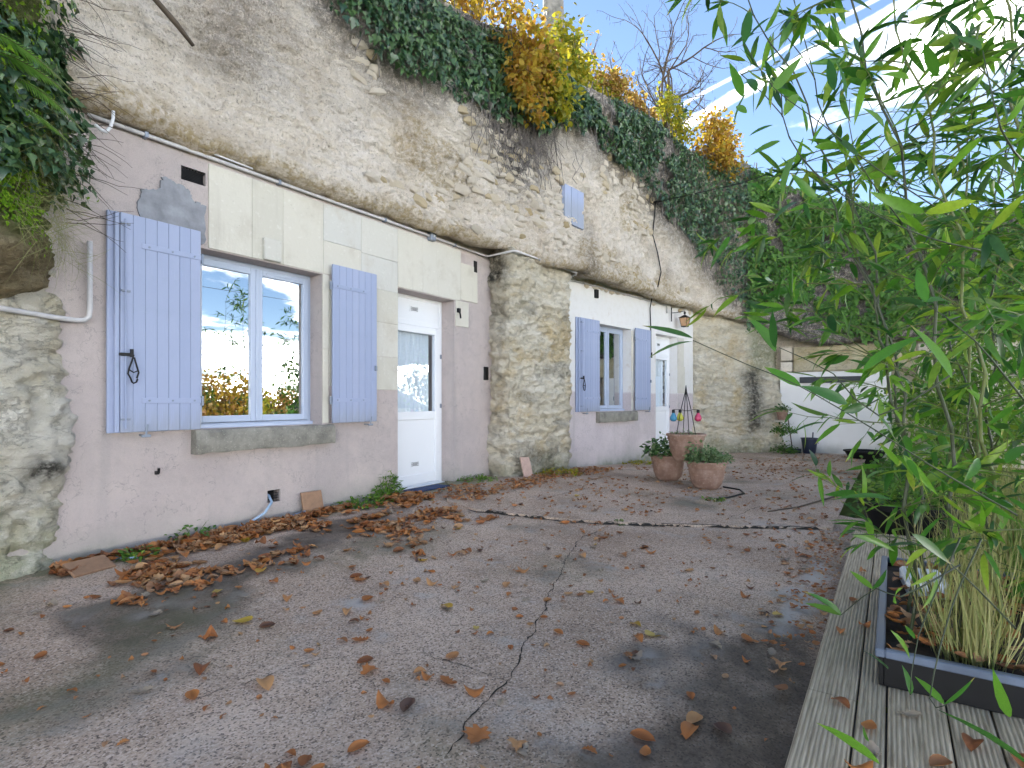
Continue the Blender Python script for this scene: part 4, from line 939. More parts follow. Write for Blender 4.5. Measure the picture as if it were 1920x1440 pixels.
pipe('drain_pipe', [(1.02, -.30, 1.905), (1.2, -.22, 1.90), (1.45, -.10, 1.895), (1.62, -.055, 1.892), (1.675, -.05, 1.90), (1.705, -.05, 1.93), (1.71, -.05, 2.0), (1.71, -.05, 2.5)], .019, M['pipe'], 'pale pipe elbow turning up beside the large blue shutter', 'pipe')
bx = thing('junction_box', 'small grey junction box on the conduit above the glazed white door', 'junction box', (5.52, -.03, 3.46)); MB().box(-.05, .05, -.05, .03, -.06, .05, .008).build('box', M['greymetal'], bx); MB().tube([(0, -.051, -.005), (0, -.062, -.005)], .012, 10).build('knob', M['pipe'], bx); MB().box(-.035, .035, -.056, -.0505, -.045, .035, .002).build('lid', M['greymetal'], bx)
pts = [tuple(cliff_pt(float(s_of_x(11.5)), 5.48, .06)[0])]
for z in (5.2, 4.8, 4.4, 4.0, 3.7): q = cliff_pt(float(s_of_x(11.5)) + .02 * math.sin(z * 5), z, .035)[0]; pts.append(tuple(q))
pts += [E2(3.05, 3.5, -.10), E2(3.10, 3.3, -.03), E2(3.13, 2.9, -.03), E2(3.14, 2.35, -.03)]
cb = pipe('hanging_cable', pts, .012, M['iron'], 'black cable hanging down the rubble wall between shutter and white door', 'cable')
q = Vector(E2(3.14, 2.28, -.035)) - Vector(pts[0]); MB().box(q.x - .025, q.x + .025, q.y - .02, q.y + .025, q.z - .06, q.z + .06, .004).build('switch_box', M['iron'], cb)
pipe('overhead_wire', [pts[0], (10.6, -2.8, 5.18), (9.4, -5.2, 5.02), (7.5, -8.5, 5.1)], .008, M['iron'], 'black overhead wire leaving an iron bracket below the ivy', 'wire')
bp = Vector(pts[0]); pipe('wire_bracket', [bp + Vector((-.02, .12, .02)), bp + Vector((0, -.12, .0)), bp + Vector((.10, -.16, .03))], .018, M['iron'], 'short iron wall bracket holding the overhead wire', 'bracket')

lt = thing('wall_lantern', 'black wall lantern with amber glass beside the narrow white door', 'lantern', E2(4.40, 3.30, -.22), PHI); lt.scale = (.78, .78, .78)
MB().tube([(-.44, .20, .0), (-.3, .14, .02), (-.1, .02, .07), (0, 0, .09), (.03, 0, .06)], .011, 7).build('bracket', M['iron'], lt)
MB().tube([(-.44, .21, -.25), (-.44, .21, .16)], .016, 7).build('wall_plate', M['iron'], lt)
def frustum(b, w0, z0, w1, z1):
    v = [(sx * w_, sy * w_, z) for w_, z in ((w0, z0), (w1, z1)) for sx, sy in ((-1, -1), (1, -1), (1, 1), (-1, 1))]
    return b.add(v, [(0, 1, 5, 4), (1, 2, 6, 5), (2, 3, 7, 6), (3, 0, 4, 7), (4, 5, 6, 7), (3, 2, 1, 0)])
frustum(MB(), .15, -.12, .03, -.035).tube([(0, 0, -.04), (0, 0, .09)], .012, 7).tube([(0, 0, 0), (0, 0, .06)], .035, 8).build('cap', M['iron'], lt)
frustum(MB(), .075, -.36, .115, -.123).build('glass', M['lantern_glass'], lt)
b = MB()
for sx, sy in ((-1, -1), (1, -1), (1, 1), (-1, 1)): b.tube([(sx * .078, sy * .078, -.37), (sx * .118, sy * .118, -.12)], .007, 5)
b.box(-.085, .085, -.085, .085, -.385, -.361, .004).build('cage', M['iron'], lt)

# =================================================================== THINGS ON THE TERRACE
def tz(x, y): return float(gtop(x, y))
pipe('hose', [(3.24, .16, .37), (3.23, .03, .355), (3.21, -.05, .30), (3.10, -.10, .215), (2.9, -.14, .150), (2.6, -.17, .118), (2.2, -.19, .105), (1.80, -.20, .100)], .013, M['hose'], 'pale blue hose coming out of the low wall vent', 'hose')
pipe('hose', [(3.55, -.10, .16), (3.2, -.14, .125), (2.8, -.20, .118), (2.4, -.26, .115), (2.05, -.30, .11), (1.86, -.34, .108)], .012, M['hose'], 'second pale blue hose lying along the wall foot up to the brown tile', 'hose')
def tile(loc, rot, size, mat, label):
    o = MB().box(-size[0] / 2, size[0] / 2, -.011, .011, 0, size[1], .003).build('floor_tile', mat, loc=loc); o.rotation_euler = rot; tag(o, label, 'tile', 'loose floor tiles'); return o
tile((3.66, -.10, tz(3.66, -.1) + .003), (R(-16), 0, R(-4)), (.235, .235), M['tilebrown'], 'brown tile leaning against the wall between vent and door')
tile((7.02, -.60, tz(7.02, -.6) + .003), (R(-20), R(4), R(-8)), (.20, .30), M['tilepink'], 'pink tile leaning against the rock pillar')
tile((1.62, -.42, tz(1.6, -.4) + .004), (R(-66), 0, R(10)), (.27, .16), M['tilebrown'], 'brown tile propped half buried in leaves at the rock foot')
o = MB().box(-.32, .32, -.12, .12, 0, .012, .003).build('door_mat', M['mat_blue'], loc=(5.45, -.03, tz(5.4, -.03) + .003)); tag(o, 'dark blue mat lying half under leaves before the glazed door', 'mat')

def pot(name, label, loc, rr, h, rot=0, decor=True):
    t = thing(name, label, 'pot', loc, rot, 'terracotta pots in the cluster'); r0 = rr * .60
    pr = [(0, 0), (r0 * .92, 0), (r0, .012), (rr * .72, h * .14), (rr * .81, h * .32), (rr * .865, h * .5), (rr * .895, h * .68), (rr * .90, h * .755), (rr * .935, h * .76), (rr * .955, h * .78), (rr * .975, h * .90), (rr * .985, h * .915), (rr * 1.045, h * .92), (rr * 1.06, h * .945), (rr * 1.05, h * .985), (rr * 1.02, h), (rr * .93, h), (rr * .88, h * .9), (0, h * .88)]
    o = MB().lathe(pr[:-1], n=40).build('pot_body', M['terracotta'], t); shade_auto(o, 30)
    b = MB()
    for q, r_ in ((.32, .81), (.37, .828), (.5, .865)): b.lathe([(rr * r_ - .002, h * q - .007), (rr * r_ + .005, h * q), (rr * r_ + .0, h * q + .007)], n=40)
    b.build('band', M['terracotta'], t, smooth=True)
    MB().lathe([(.0, h * .885), (rr * .5, h * .895), (rr * .87, h * .885)], n=24).build('soil', M['soil'], t)
    return t
def leafy(name, label, loc, rad, hgt, n, size, mat, tpl, group=None, droopy=.4, cat='plant'):
    t = thing(name, label, cat, loc, group=group)
    a = RG.uniform(0, 2 * np.pi, n); rr = rad * np.sqrt(RG.uniform(0, 1, n)); zt = hgt * (1 - (rr / rad) ** 2 * .7) * RG.uniform(.25, 1, n)
    lump = .35 + 1.3 * fbm(np.cos(a) * 2.6 + 4 + loc[0], np.sin(a) * 2.6 + 4 + loc[1], rr * 7, 3, 5)
    pos = np.stack([rr * np.cos(a) * lump, rr * np.sin(a) * lump, zt * lump], -1)
    d = nrm(np.stack([np.cos(a), np.sin(a), RG.uniform(-droopy, .9, n)], -1) + RG.normal(size=(n, 3)) * .45)
    nn = nrm(np.array([0, 0, 1.]) + RG.normal(size=(n, 3)) * .4)
    o = link_mesh('foliage', scatter('foliage', tpl, pos, frames(d, nn), size * RG.uniform(.6, 1.3, n)), mat, t); tag(o, kind='stuff')
    b = MB()
    for i in range(16):
        k = RG.integers(0, n); b.tube([(pos[k][0] * .2, pos[k][1] * .2, -.01), tuple(pos[k] * np.array([.6, .6, .55])), tuple(pos[k])], .003, 4)
    tag(b.build('stems', M['stem'], t), kind='stuff'); return t
zp = tz(8.1, -2.86)
pot('terracotta_pot', 'brown ridged terracotta pot on the ground holding pale green plant', (8.16, -2.88, zp + .002), .275, .385)
zp2 = tz(8.46, -2.16)
pot('terracotta_pot', 'smooth terracotta pot on the ground holding dark variegated plant', (8.52, -2.20, zp2 + .002), .265, .385)
pot('terracotta_pot', 'upper terracotta pot stacked across the two lower pots', (8.35, -2.53, .40), .275, .40)
leafy('potted_plant', 'pale sage green bushy plant in the ridged pot', (8.16, -2.88, zp + .35), .31, .27, 900, .05, M['sage'], OVAL_T)
leafy('potted_plant', 'dark green plant with white edged leaves in the smooth pot', (8.52, -2.20, zp2 + .35), .32, .30, 760, .065, M['mintdark'], OVAL_T)
leafy('potted_plant', 'sparse pale sprouts in the upper stacked pot', (8.35, -2.53, .755), .22, .10, 160, .03, M['sage'], SMALL_T)
tr = thing('trellis', 'black wire obelisk trellis standing in the upper pot', 'trellis', (8.35, -2.53, .74))
for k in range(4):
    a = k * math.pi / 2 + .6; MB().tube([(.15 * math.cos(a), .15 * math.sin(a), 0), (.075 * math.cos(a), .075 * math.sin(a), .42), (.012 * math.cos(a), .012 * math.sin(a), .68)], .006, 6).build('leg', M['iron'], tr)
MB().tube([(.08 * math.cos(a), .08 * math.sin(a), .40) for a in np.linspace(0, 2 * math.pi, 17)], .004, 5).build('ring', M['iron'], tr); MB().tube([(0, 0, .64), (0, 0, .70), (0, 0, .78)], [.02, .016, .004], 8).build('finial', M['iron'], tr)
for nm, mt, dx, dy in (('blue', 'bulb_blue', -.09, .16), ('pink', 'bulb_pink', .10, -.15), ('yellow', 'bulb_yellow', .10, .12)):
    t = thing('glass_bulb', f'{nm} glass bulb hanging from the wire obelisk trellis', 'bulb', (8.35 + dx, -2.53 + dy, .98), group='coloured bulbs on the trellis')
    MB().lathe([(.002, 0), (.03, .004), (.05, .03), (.052, .055), (.04, .085), (.024, .115), (.02, .13)], n=18).build('globe', M[mt], t, smooth=True); MB().lathe([(.022, .128), (.024, .15), (.02, .175), (.004, .18)], n=12).build('cap', M['iron'], t)
    MB().tube([(0, 0, .178), (-dx * .5, -dy * .5, .16 + .02)], .004, 5).build('wire', M['iron'], t)
pipe('hose', [(8.4, -3.05, tz(8.4, -3.05) + .012), (8.3, -3.3, tz(8.3, -3.3) + .012), (8.0, -3.42, tz(8, -3.4) + .012), (7.5, -3.33, tz(7.5, -3.3) + .012), (7.25, -3.25, tz(7.2, -3.2) + .012)], .011, M['iron'], 'short black hose lying on the slab behind the ridged pot', 'hose')
o = MB().tube([(6.9, -3.9, tz(6.9, -3.9) + .01), (7.4, -4.15, tz(7.4, -4.1) + .012), (8.3, -4.45, tz(8.3, -4.4) + .03)], [.006, .009, .011], 6).build('fallen_stick', M['twig']); tag(o, 'thin fallen stick lying on the far slab near the deck', 'stick')

bu = thing('bucket', 'dark blue plastic bucket standing before the white end wall', 'bucket', (15.72, -3.36, tz(15.7, -3.3)))
o = MB().lathe([(0, .0), (.135, 0), (.14, .01), (.185, .36), (.20, .365), (.20, .385), (.18, .385), (.135, .02), (0, .02)], n=26).build('bucket_body', M['bucket'], bu); shade_auto(o)
MB().tube([(.17, 0, .36), (.12, -.12, .30), (0, -.205, .26), (-.12, -.12, .30), (-.17, 0, .36)], .006, 6).build('handle', M['iron'], bu); MB().tube([(.05, -.05, .03), (.10, -.07, .52)], .016, 6).build('brush_handle', M['bucket'], bu)
brm = thing('broom', 'long handled broom leaning on the white end wall', 'broom', (15.70, -2.98, tz(15.7, -3)))
MB().box(-.07, .07, -.20, .20, .05, .10, .01).build('head', M['bristle'], brm); MB().box(-.06, .06, -.19, .19, .0, .05).build('bristles', M['bristle'], brm); MB().tube([(0, 0, .09), (.12, .14, 1.05)], .013, 8).build('handle', M['twig'], brm)
tb = thing('plastic_tub', 'wide black plastic tub before the white wall behind bamboo', 'tub', (15.1, -4.55, -.14))
o = MB().lathe([(0, 0), (.26, 0), (.40, .26), (.43, .265), (.43, .29), (.39, .29), (.25, .03), (0, .03)], n=30).build('tub_body', M['black'], tb); shade_auto(o)
wp = thing('wall_pot', 'small terracotta pot with trailing plant on the corner buttress', 'pot', (15.42, -2.78, .80)); o = MB().lathe([(0, 0), (.09, 0), (.13, .20), (.145, .20), (.145, .25), (.12, .25), (.08, .02)], n=22).build('pot_body', M['terracotta'], wp); MB().lathe([(0, .22), (.12, .225)], n=16).build('soil', M['soil'], wp); MB().box(-.13, .3, -.1, .16, -.05, -.002, .008).build('shelf_stone', M['rock'], wp)
leafy('potted_plant', 'small green plant spilling from the pot on the buttress', (15.40, -2.80, 1.02), .16, .16, 160, .06, M['mintdark'], OVAL_T)
leafy('creeping_plant', 'green creeper hanging under the pot on the buttress', (15.40, -2.82, .42), .22, .36, 300, .06, M['ivy_far'], OVAL_T, droopy=1)
leafy('creeping_plant', 'low green weeds at the foot of the corner buttress', (15.38, -2.85, -.04), .30, .26, 260, .06, M['ivy_far'], OVAL_T)

# ------------------------------------------------------------------ timber deck and planters
DZ = .10
dk_ = thing('timber_deck', 'weathered grey ribbed timber deck beside the concrete terrace', 'deck', (2.8, -5.6, 0))
edges = [-4.775, -4.953, -5.052, -5.245, -5.385, -5.525, -5.665, -5.805, -5.945, -6.085, -6.225, -6.365, -6.505, -6.645]
for i in range(len(edges) - 1):
    y1, y0 = edges[i] - .0035, edges[i + 1] + .0035
    cuts = [-1.2, 2.62 if i == 0 else random.choice([1.0, 3.4, 2.2]), 6.05]
    for a, c in zip(cuts, cuts[1:]):
        o = MB().box(a - 2.8 + .002, c - 2.8 - .002, y0 + 5.6, y1 + 5.6, DZ - .034, DZ + random.uniform(-.002, .002), .005).build('plank', M['deck'], dk_)
b = MB()
for x in np.arange(-1.0, 6.0, .6): b.box(x - 2.8, x - 2.74, -1.0, .74, -.16, DZ - .036)
b.build('joists', M['beam'], dk_)
def planter(name, label, x0, x1, y0, y1, z0, h, rimw=.035):
    t = thing(name, label, 'planter', ((x0 + x1) / 2, (y0 + y1) / 2, z0), group='black planters along the deck'); hx, hy = (x1 - x0) / 2, (y1 - y0) / 2
    b = MB(); b.box(-hx + .012, hx - .012, -hy + .012, -hy + .03, 0, h - .03, .003); b.box(-hx + .012, hx - .012, hy - .03, hy - .012, 0, h - .03, .003); b.box(-hx + .012, -hx + .03, -hy + .03, hy - .03, 0, h - .03, .003); b.box(hx - .03, hx - .012, -hy + .03, hy - .03, 0, h - .03, .003); b.box(-hx + .03, hx - .03, -hy + .03, hy - .03, 0.002, .02); b.build('body', M['black'], t)
    b = MB(); b.box(-hx, hx, -hy, -hy + rimw, h - .035, h, .005); b.box(-hx, hx, hy - rimw, hy, h - .035, h, .005); b.box(-hx, -hx + rimw, -hy + rimw, hy - rimw, h - .035, h, .005); b.box(hx - rimw, hx, -hy + rimw, hy - rimw, h - .035, h, .005); b.build('rim', M['rim'], t)
    b = MB(); xs_ = np.linspace(-hx + .031, hx - .031, 14); ys_ = np.linspace(-hy + .031, hy - .031, 10); v = [(x, y, h - .055 + .04 * (vnoise(x * 6 + 9, y * 6 + 9, 0, 3) - .5)) for x in xs_ for y in ys_]; b.add(v, [tuple(q) for q in grid_faces(14, 10)]).build('soil', M['soil'], t); return t
planter('planter_box', 'long black planter box with blue grey rim holding the bamboo', 2.80, 4.5, -6.0, -5.01, DZ + .004, .155)
o = MB().box(-.16, .16, -.10, .10, 0, .09, .015).build('plastic_tray', M['pale_stone'], loc=(4.0, -5.22, .205)); tag(o, 'white plastic tray lying in the planter among dry leaves', 'tray'); o.rotation_euler = (0, .0, .1)
rp = thing('round_planter', 'large round black planter beyond the end of the deck', 'planter', (6.55, -5.22, -.14), group='black planters along the deck')
o = MB().lathe([(0, 0), (.30, 0), (.40, .40), (.44, .42), (.44, .47), (.41, .47), (.38, .42), (.30, .03), (0, .03)], n=32).build('body', M['black'], rp); shade_auto(o)
MB().lathe([(0, .42), (.385, .415)], n=24).build('soil', M['soil'], rp)
leafy('garden_plant', 'fresh light green plant filling the round black planter', (6.55, -5.22, .27), .42, .30, 700, .05, M['shrub'], OVAL_T)

# =================================================================== VEGETATION
# ------------------------------------------------------------------ ivy on the cliff
def ivy_patch(name, label, s0, s1, n, zlo, zhi, size, mat, thick=.22, seed=0, cat='ivy'):
    t = thing(name, label, cat, tuple(cliff_pt((s0 + s1) / 2, 5.0 if s1 < S_CORNER + .5 else 3.4)[0]))
    c0 = np.array(t.location)
    s = RG.uniform(s0, s1, n * 2); lo = zlo(s); hi = zhi(s); z = lo + (hi - lo) * RG.uniform(0, 1, n * 2) ** .9
    frill = .42 * (fbm(s * 4.2, 1.5, 0, 4, 81 + seed, .65) - .5) * 2 + .16 * RG.normal(size=n * 2)
    keep = (z > lo + frill) & (fbm(s * 1.7, z * 1.7, 0, 3, 83 + seed) > .30) & (z < np.interp(s, sl, ztop) + .25); s, z = s[keep][:n], z[keep][:n]; k = len(s)
    lumps = fbm(s * 1.6, z * 1.6, 0, 3, 85 + seed); out = .03 + thick * np.clip(lumps * 1.5 - .25, .02, 1.2) * RG.uniform(.45, 1, k)
    p, nn = cliff_pt(s, np.minimum(z, 7.4), 0); p = p + nn * out[:, None]; p[:, 2] = z
    over = np.clip((z - np.interp(s, sl, ztop) + .3) / .4, 0, 1); p[:, :2] -= nn[:, :2] * (over * .4)[:, None]
    d = nrm(np.array([0, 0, -1.]) + nn * .35 + RG.normal(size=(k, 3)) * .45); nv = nrm(nn + np.array([0, 0, .45]) + RG.normal(size=(k, 3)) * .35)
    o = link_mesh('leaves', scatter('leaves', IVY_T, p - c0, frames(d, nv), size * RG.uniform(.4, 1.0, k) ** 1.0 * RG.choice([.8, 1.0, 1.5], k)), mat, t); tag(o, kind='stuff')
    b = MB()
    for i in range(max(6, int((s1 - s0) * 5))):
        a = RG.uniform(s0, s1); zt_ = float(np.interp(a, sl, ztop)); zl = float(zlo(np.array(a))); pts = []
        for q in np.linspace(0, 1, 7):
            pts.append(tuple(cliff_pt(a + .12 * math.sin(q * 6 + i), zt_ + (zl - RG.uniform(0, .2) - zt_) * q, .05)[0] - c0))
        b.tube(pts, .008, 4)
    tag(b.build('stems', M['deadvine'], t), kind='stuff'); return t
zt_f = lambda s: np.interp(s, sl, ztop) + .12
ivy_patch('ivy', 'dark green ivy curtain hanging down the cliff left of the golden shrub', float(s_of_x(3.3)), float(s_of_x(7.6)), 7000, ivy_low, zt_f, .085, M['ivy'])
ivy_patch('ivy', 'dark green ivy mass over the cliff top between golden shrub and cliff corner', float(s_of_x(7.4)), S_CORNER + .1, 12500, ivy_low, zt_f, .082, M['ivy'], seed=3)
ivy_patch('creeper', 'mid green creeper covering the cliff above the white end wall', S_CORNER - .1, S_CORNER + 6.0, 15000, lambda s: 3.35 + .3 * np.sin(s * 2) - .5 * sstep(S_CORNER + 1.6, S_CORNER + 3, s), zt_f, .11, M['ivy_far'], .3, 7, 'creeper')
# dead hanging vines below the ivy
dv = thing('dead_vines', 'grey dead vine stems hanging under the golden shrub', 'vine', tuple(cliff_pt(float(s_of_x(7.1)), 5.2)[0])); c0 = np.array(dv.location); b = MB()
for i in range(150):
    a = float(s_of_x(RG.normal(7.05, .5))); z0 = RG.uniform(5.2, 5.75); ln = RG.uniform(.2, .85); pts = [tuple(cliff_pt(a + .05 * math.sin(q * 5 + i) + .06 * q * RG.normal(), z0 - ln * q, .02 + .07 * RG.uniform())[0] - c0) for q in np.linspace(0, 1, 5)]
    b.tube(pts, .0045, 3)
b.build('stems', M['deadvine'], dv)

# ------------------------------------------------------------------ shrubs and trees
def cluster_pts(n, centers, rads):
    k = RG.integers(0, len(centers), n); r = np.array(rads)[k]; q = np.clip(RG.normal(size=(n, 3)) * .52, -1.5, 1.5) * r
    return np.array(centers)[k] + q, q
def shrub(name, label, loc, centers, rads, n, size, mat, tpl, cat='shrub', group=None, twigs=20, hang=.2, stem_mat='twig'):
    t = thing(name, label, cat, loc, group=group); rads = [r if hasattr(r, '__len__') else (r, r, r) for r in rads]
    p, q = cluster_pts(n, centers, rads); k = len(p)
    keep = fbm(p[:, 0] * 3, p[:, 1] * 3, p[:, 2] * 3, 2, 91) > .36; p, q = p[keep], q[keep]; k = len(p)
    d = nrm(nrm(q) * .6 + RG.normal(size=(k, 3)) * .6 - np.array([0, 0, hang])); nv = nrm(np.array([0, -.3, .8]) + RG.normal(size=(k, 3)) * .6)
    o = link_mesh('leaves', scatter('leaves', tpl, p, frames(d, nv), size * RG.uniform(.55, 1.3, k)), mat, t); tag(o, kind='stuff')
    b = MB()
    for i in range(twigs):
        e = p[RG.integers(0, k)]; b.tube([(0, 0, 0), tuple(e * np.array([.4, .4, .45])), tuple(e)], [.014, .008, .003], 5)
    b.build('branches', M[stem_mat], t); return t
pc = lambda x, z, out=.25: tuple(cliff_pt(float(s_of_x(x)), z, out)[0])
shrub('golden_shrub', 'golden yellow shrub hanging over the cliff edge below the tree trunk', pc(6.85, 6.3, .1), [(0, -.15, .25), (.25, -.2, -.1), (-.15, -.25, -.35), (.15, -.25, -.65), (-.1, 0, .8), (.45, -.1, .35)], [(.42, .3, .35), (.35, .28, .3), (.3, .25, .3), (.25, .2, .25), (.45, .35, .5), (.3, .25, .3)], 3000, .085, M['gold'], OVAL_T)
shrub('golden_shrub', 'yellow green leafy patch between golden shrub and dark ivy', pc(7.5, 6.2, .15), [(0, -.15, .1), (.15, -.2, -.25), (-.1, -.1, .45)], [(.3, .25, .35), (.25, .2, .25), (.3, .2, .3)], 900, .09, M['gold_green'], OVAL_T)
shrub('golden_shrub', 'tall yellow shrub on the cliff top left of the tree trunk', (7.0, .45, 6.9), [(0, 0, .6), (.1, .1, 1.2), (-.4, .1, .5), (.2, .1, 1.9)], [.5, .5, .4, .45], 1700, .09, M['gold'], OVAL_T, hang=.3)
shrub('autumn_bush', 'rust and yellow bush on the cliff top right of the tree trunk', (9.6, -.1, 7.15), [(-.2, 0, .25), (.4, -.1, .2), (-.35, .1, .9), (.9, -.1, .25), (0, .1, .6)], [(.4, .3, .3), (.4, .3, .25), (.3, .3, .4), (.4, .3, .25), (.4, .3, .35)], 2600, .09, M['gold_green'], HEART_T)
shrub('autumn_bush', 'faded rust bush along the cliff top with sky behind', (10.9, -.35, 7.4), [(-.4, 0, .25), (.2, 0, .3), (.8, 0, .3), (1.3, 0, .25)], [(.4, .3, .28), (.4, .3, .32), (.4, .3, .3), (.35, .3, .25)], 2600, .085, M['rust'], HEART_T)
shrub('autumn_bush', 'bright yellow bush on the cliff top under the bare tree', (12.7, -.75, 7.55), [(0, -.1, .25), (.3, -.2, 0), (.1, 0, .6)], [(.35, .3, .35), (.3, .25, .3), (.25, .2, .3)], 1000, .085, M['gold_green'], HEART_T)
shrub('autumn_bush', 'loose golden bush hanging over the cliff corner against the sky', (14.0, -1.3, 7.35), [(0, -.1, .3), (.5, -.3, .1), (.6, -.35, -.4), (.25, -.2, .7), (.8, -.3, .45), (.1, -.3, -.2)], [(.45, .35, .4), (.4, .35, .4), (.35, .3, .4), (.3, .3, .35), (.3, .25, .3), (.35, .3, .4)], 2300, .10, M['gold'], HEART_T)
# slender stems with round leaves beside the trunk
sp_ = thing('sapling', 'slender sapling with few pinkish leaves beside the tree trunk', 'sapling', (10.1, .1, 6.9)); b = MB(); P = []
for i in range(9):
    a = i * .7; tip = np.array([.25 + .9 * RG.uniform(-.2, 1), .2 * RG.normal(), RG.uniform(1.1, 2.2)]); mid = tip * .5 + np.array([-.08, 0, .15]); b.tube([(0, 0, 0), tuple(mid), tuple(tip)], [.016, .01, .004], 5)
    for q in np.linspace(.35, 1, 16): P.append((mid * 2 * q if q < .5 else mid + (tip - mid) * (q - .5) * 2) + RG.normal(size=3) * .07)
b.build('branches', M['twig'], sp_); P = np.array(P); k = len(P)
o = link_mesh('leaves', scatter('leaves', HEART_T, P, frames(nrm(RG.normal(size=(k, 3)) - np.array([0, 0, .6])), RG.normal(size=(k, 3))), .10 * RG.uniform(.6, 1.2, k)), M['rust'], sp_); tag(o, kind='stuff')
# the big trunk
tk = thing('tree', 'thick grey barked tree trunk rising from the cliff top', 'tree', (9.9, .55, 6.7)); n = 9
pts = [(-.02, 0, -.1), (0, 0, .3), (-.03, 0, .9), (-.06, .02, 1.6), (-.10, .03, 2.6), (-.14, .05, 4.2), (-.1, .1, 6)]; b = MB(); b.tube(pts, [.30, .24, .215, .205, .20, .17, .12], 18); o = b.build('trunk', M['bark'], tk, smooth=True)
for v in o.data.vertices:
    a = math.atan2(v.co.y, v.co.x); k = 1 + .07 * math.sin(a * 7 + v.co.z * 2) + .05 * math.sin(a * 13 - v.co.z * 5); v.co.x *= k; v.co.y *= k
b = MB()
for i in range(26):
    a = RG.uniform(0, 6.28); z0 = RG.uniform(3.2, 6); e = np.array([math.cos(a) * 1.6, math.sin(a) * 1.6, RG.uniform(.4, 1.6)]); s_ = np.array([-.1, .05, z0]); b.tube([tuple(s_), tuple(s_ + e * .5 + np.array([0, 0, -.1])), tuple(s_ + e)], [.05, .03, .01], 6)
b.build('limbs', M['bark'], tk)
P, q = cluster_pts(2600, [(0, 0, 5.6), (1.1, 0, 5.3), (-1.1, .3, 5.4), (0, 1.2, 5.5), (.3, -.9, 5.9)], [(1.0, 1.0, .8)] * 5); k = len(P)
o = link_mesh('crown', scatter('crown', OVAL_T, P, frames(RG.normal(size=(k, 3)), RG.normal(size=(k, 3))), .10 * RG.uniform(.6, 1.3, k)), M['gold'], tk); tag(o, kind='stuff')
# bare tree with catkins
bt = thing('bare_tree', 'nearly bare catkin tree with ivy on its stem on the cliff top', 'tree', (13.5, -.55, 7.35)); b = MB(); tw = MB(); ends = []
def grow(p, d, ln, r, lev):
    pts = [p]; q = p.copy(); dd = d.copy()
    for i in range(4):
        dd = nrm(dd + RG.normal(size=3) * .16 + np.array([0, 0, .05])); q = q + dd * ln / 4; pts.append(q.copy())
    (b if lev < 2 else tw).tube([tuple(x) for x in pts], list(np.linspace(r, r * .55, 5)), 7 if lev < 2 else 4)
    if lev >= 3: ends.extend(pts[1:]); return
    for i in range((3, 4, 4)[lev]):
        k = pts[1 + i % 4] if lev else pts[1 + (i + 1) % 4]; grow(k, nrm(dd * .8 + RG.normal(size=3) * .75 + np.array([0, 0, .15])), ln * RG.uniform(.55, .75), r * .5, lev + 1)
for a, d in ((0, (.35, -.1, .8)), (1, (-.45, .1, .8)), (2, (-.05, 0, 1)), (3, (.55, -.25, .75)), (4, (.2, .1, 1)), (5, (-.25, -.1, .9))): grow(np.zeros(3), nrm(np.array(d)), RG.uniform(1.5, 2.1), .05, 0)
b.build('trunk', M['twig'], bt); tw.build('twigs', M['twig'], bt)
ends = np.array(ends); k = len(ends)
pick = RG.choice(k, min(k, 1100), replace=False); e = ends[pick] + RG.normal(size=(len(pick), 3)) * .02; kk = len(e)
o = link_mesh('catkins', scatter('catkins', [strip_leaf([(0, .03), (.5, .05), (1, .02)], .9, .05)], e, frames(nrm(np.array([0, 0, -1.]) + RG.normal(size=(kk, 3)) * .2), RG.normal(size=(kk, 3))), .085 * RG.uniform(.6, 1.2, kk)), M['twig'], bt); tag(o, kind='stuff')
P, q = cluster_pts(750, [(.14, -.03, .3), (.32, -.08, .7), (.5, -.12, 1.1)], [(.14, .14, .28)] * 3); k = len(P); o = link_mesh('ivy_leaves', scatter('ivy_leaves', IVY_T, P, frames(RG.normal(size=(k, 3)) - np.array([0, 0, .6]), q), .08 * RG.uniform(.6, 1.2, k)), M['ivy'], bt); tag(o, kind='stuff')

# ------------------------------------------------------------------ growth on the rock overhang at the left
PLN = catmull([(-2.5, -.75), (.4, -.72), (.95, -.66), (1.22, -.52), (1.40, -.34), (1.50, -.12)], .05); PT = nrm(np.gradient(PLN, axis=0)); PL = np.concatenate([[0], np.cumsum(np.linalg.norm(np.diff(PLN, axis=0), axis=1))])
def over_pt(s, z, out):
    x = np.interp(s, PL, PLN[:, 0]); y = np.interp(s, PL, PLN[:, 1]); tx = np.interp(s, PL, PT[:, 0]); ty = np.interp(s, PL, PT[:, 1]); n = np.stack([ty, -tx, tx * 0], -1)
    of = np.interp(z, [2.25, 2.45, 3.2, 4.9], [.03, 0, -.06, -.15]) + out
    return np.stack([x + n[:, 0] * of, y + n[:, 1] * of, z], -1), n
def over_patch(name, label, cat, zlo, zhi, n, size, mat, tpl, thick, smin=2.6, dens=None, down=.8):
    t = thing(name, label, cat, (1.0, -.66, (zlo + zhi) / 2)); c0 = np.array(t.location); s = RG.uniform(smin, PL[-1], n); z = RG.uniform(zlo, zhi, n) + .07 * RG.normal(size=n)
    if dens is not None: kp = dens(s, z); s, z = s[kp], z[kp]
    k = len(s); p, nn = over_pt(s, z, 0); p = p + nn * (RG.uniform(-.02, 1, k) * thick * np.clip(fbm(s * 4, z * 4, 0, 2, 13) * 1.7 - .2, .1, 1.3))[:, None] - c0
    d = nrm(np.array([0, 0, -down]) + nn * .5 + RG.normal(size=(k, 3)) * .5); o = link_mesh('leaves', scatter('leaves', tpl, p, frames(d, nrm(nn + np.array([0, 0, .5]) + RG.normal(size=(k, 3)) * .4)), size * RG.uniform(.5, 1.3, k)), mat, t); tag(o, kind='stuff'); return t
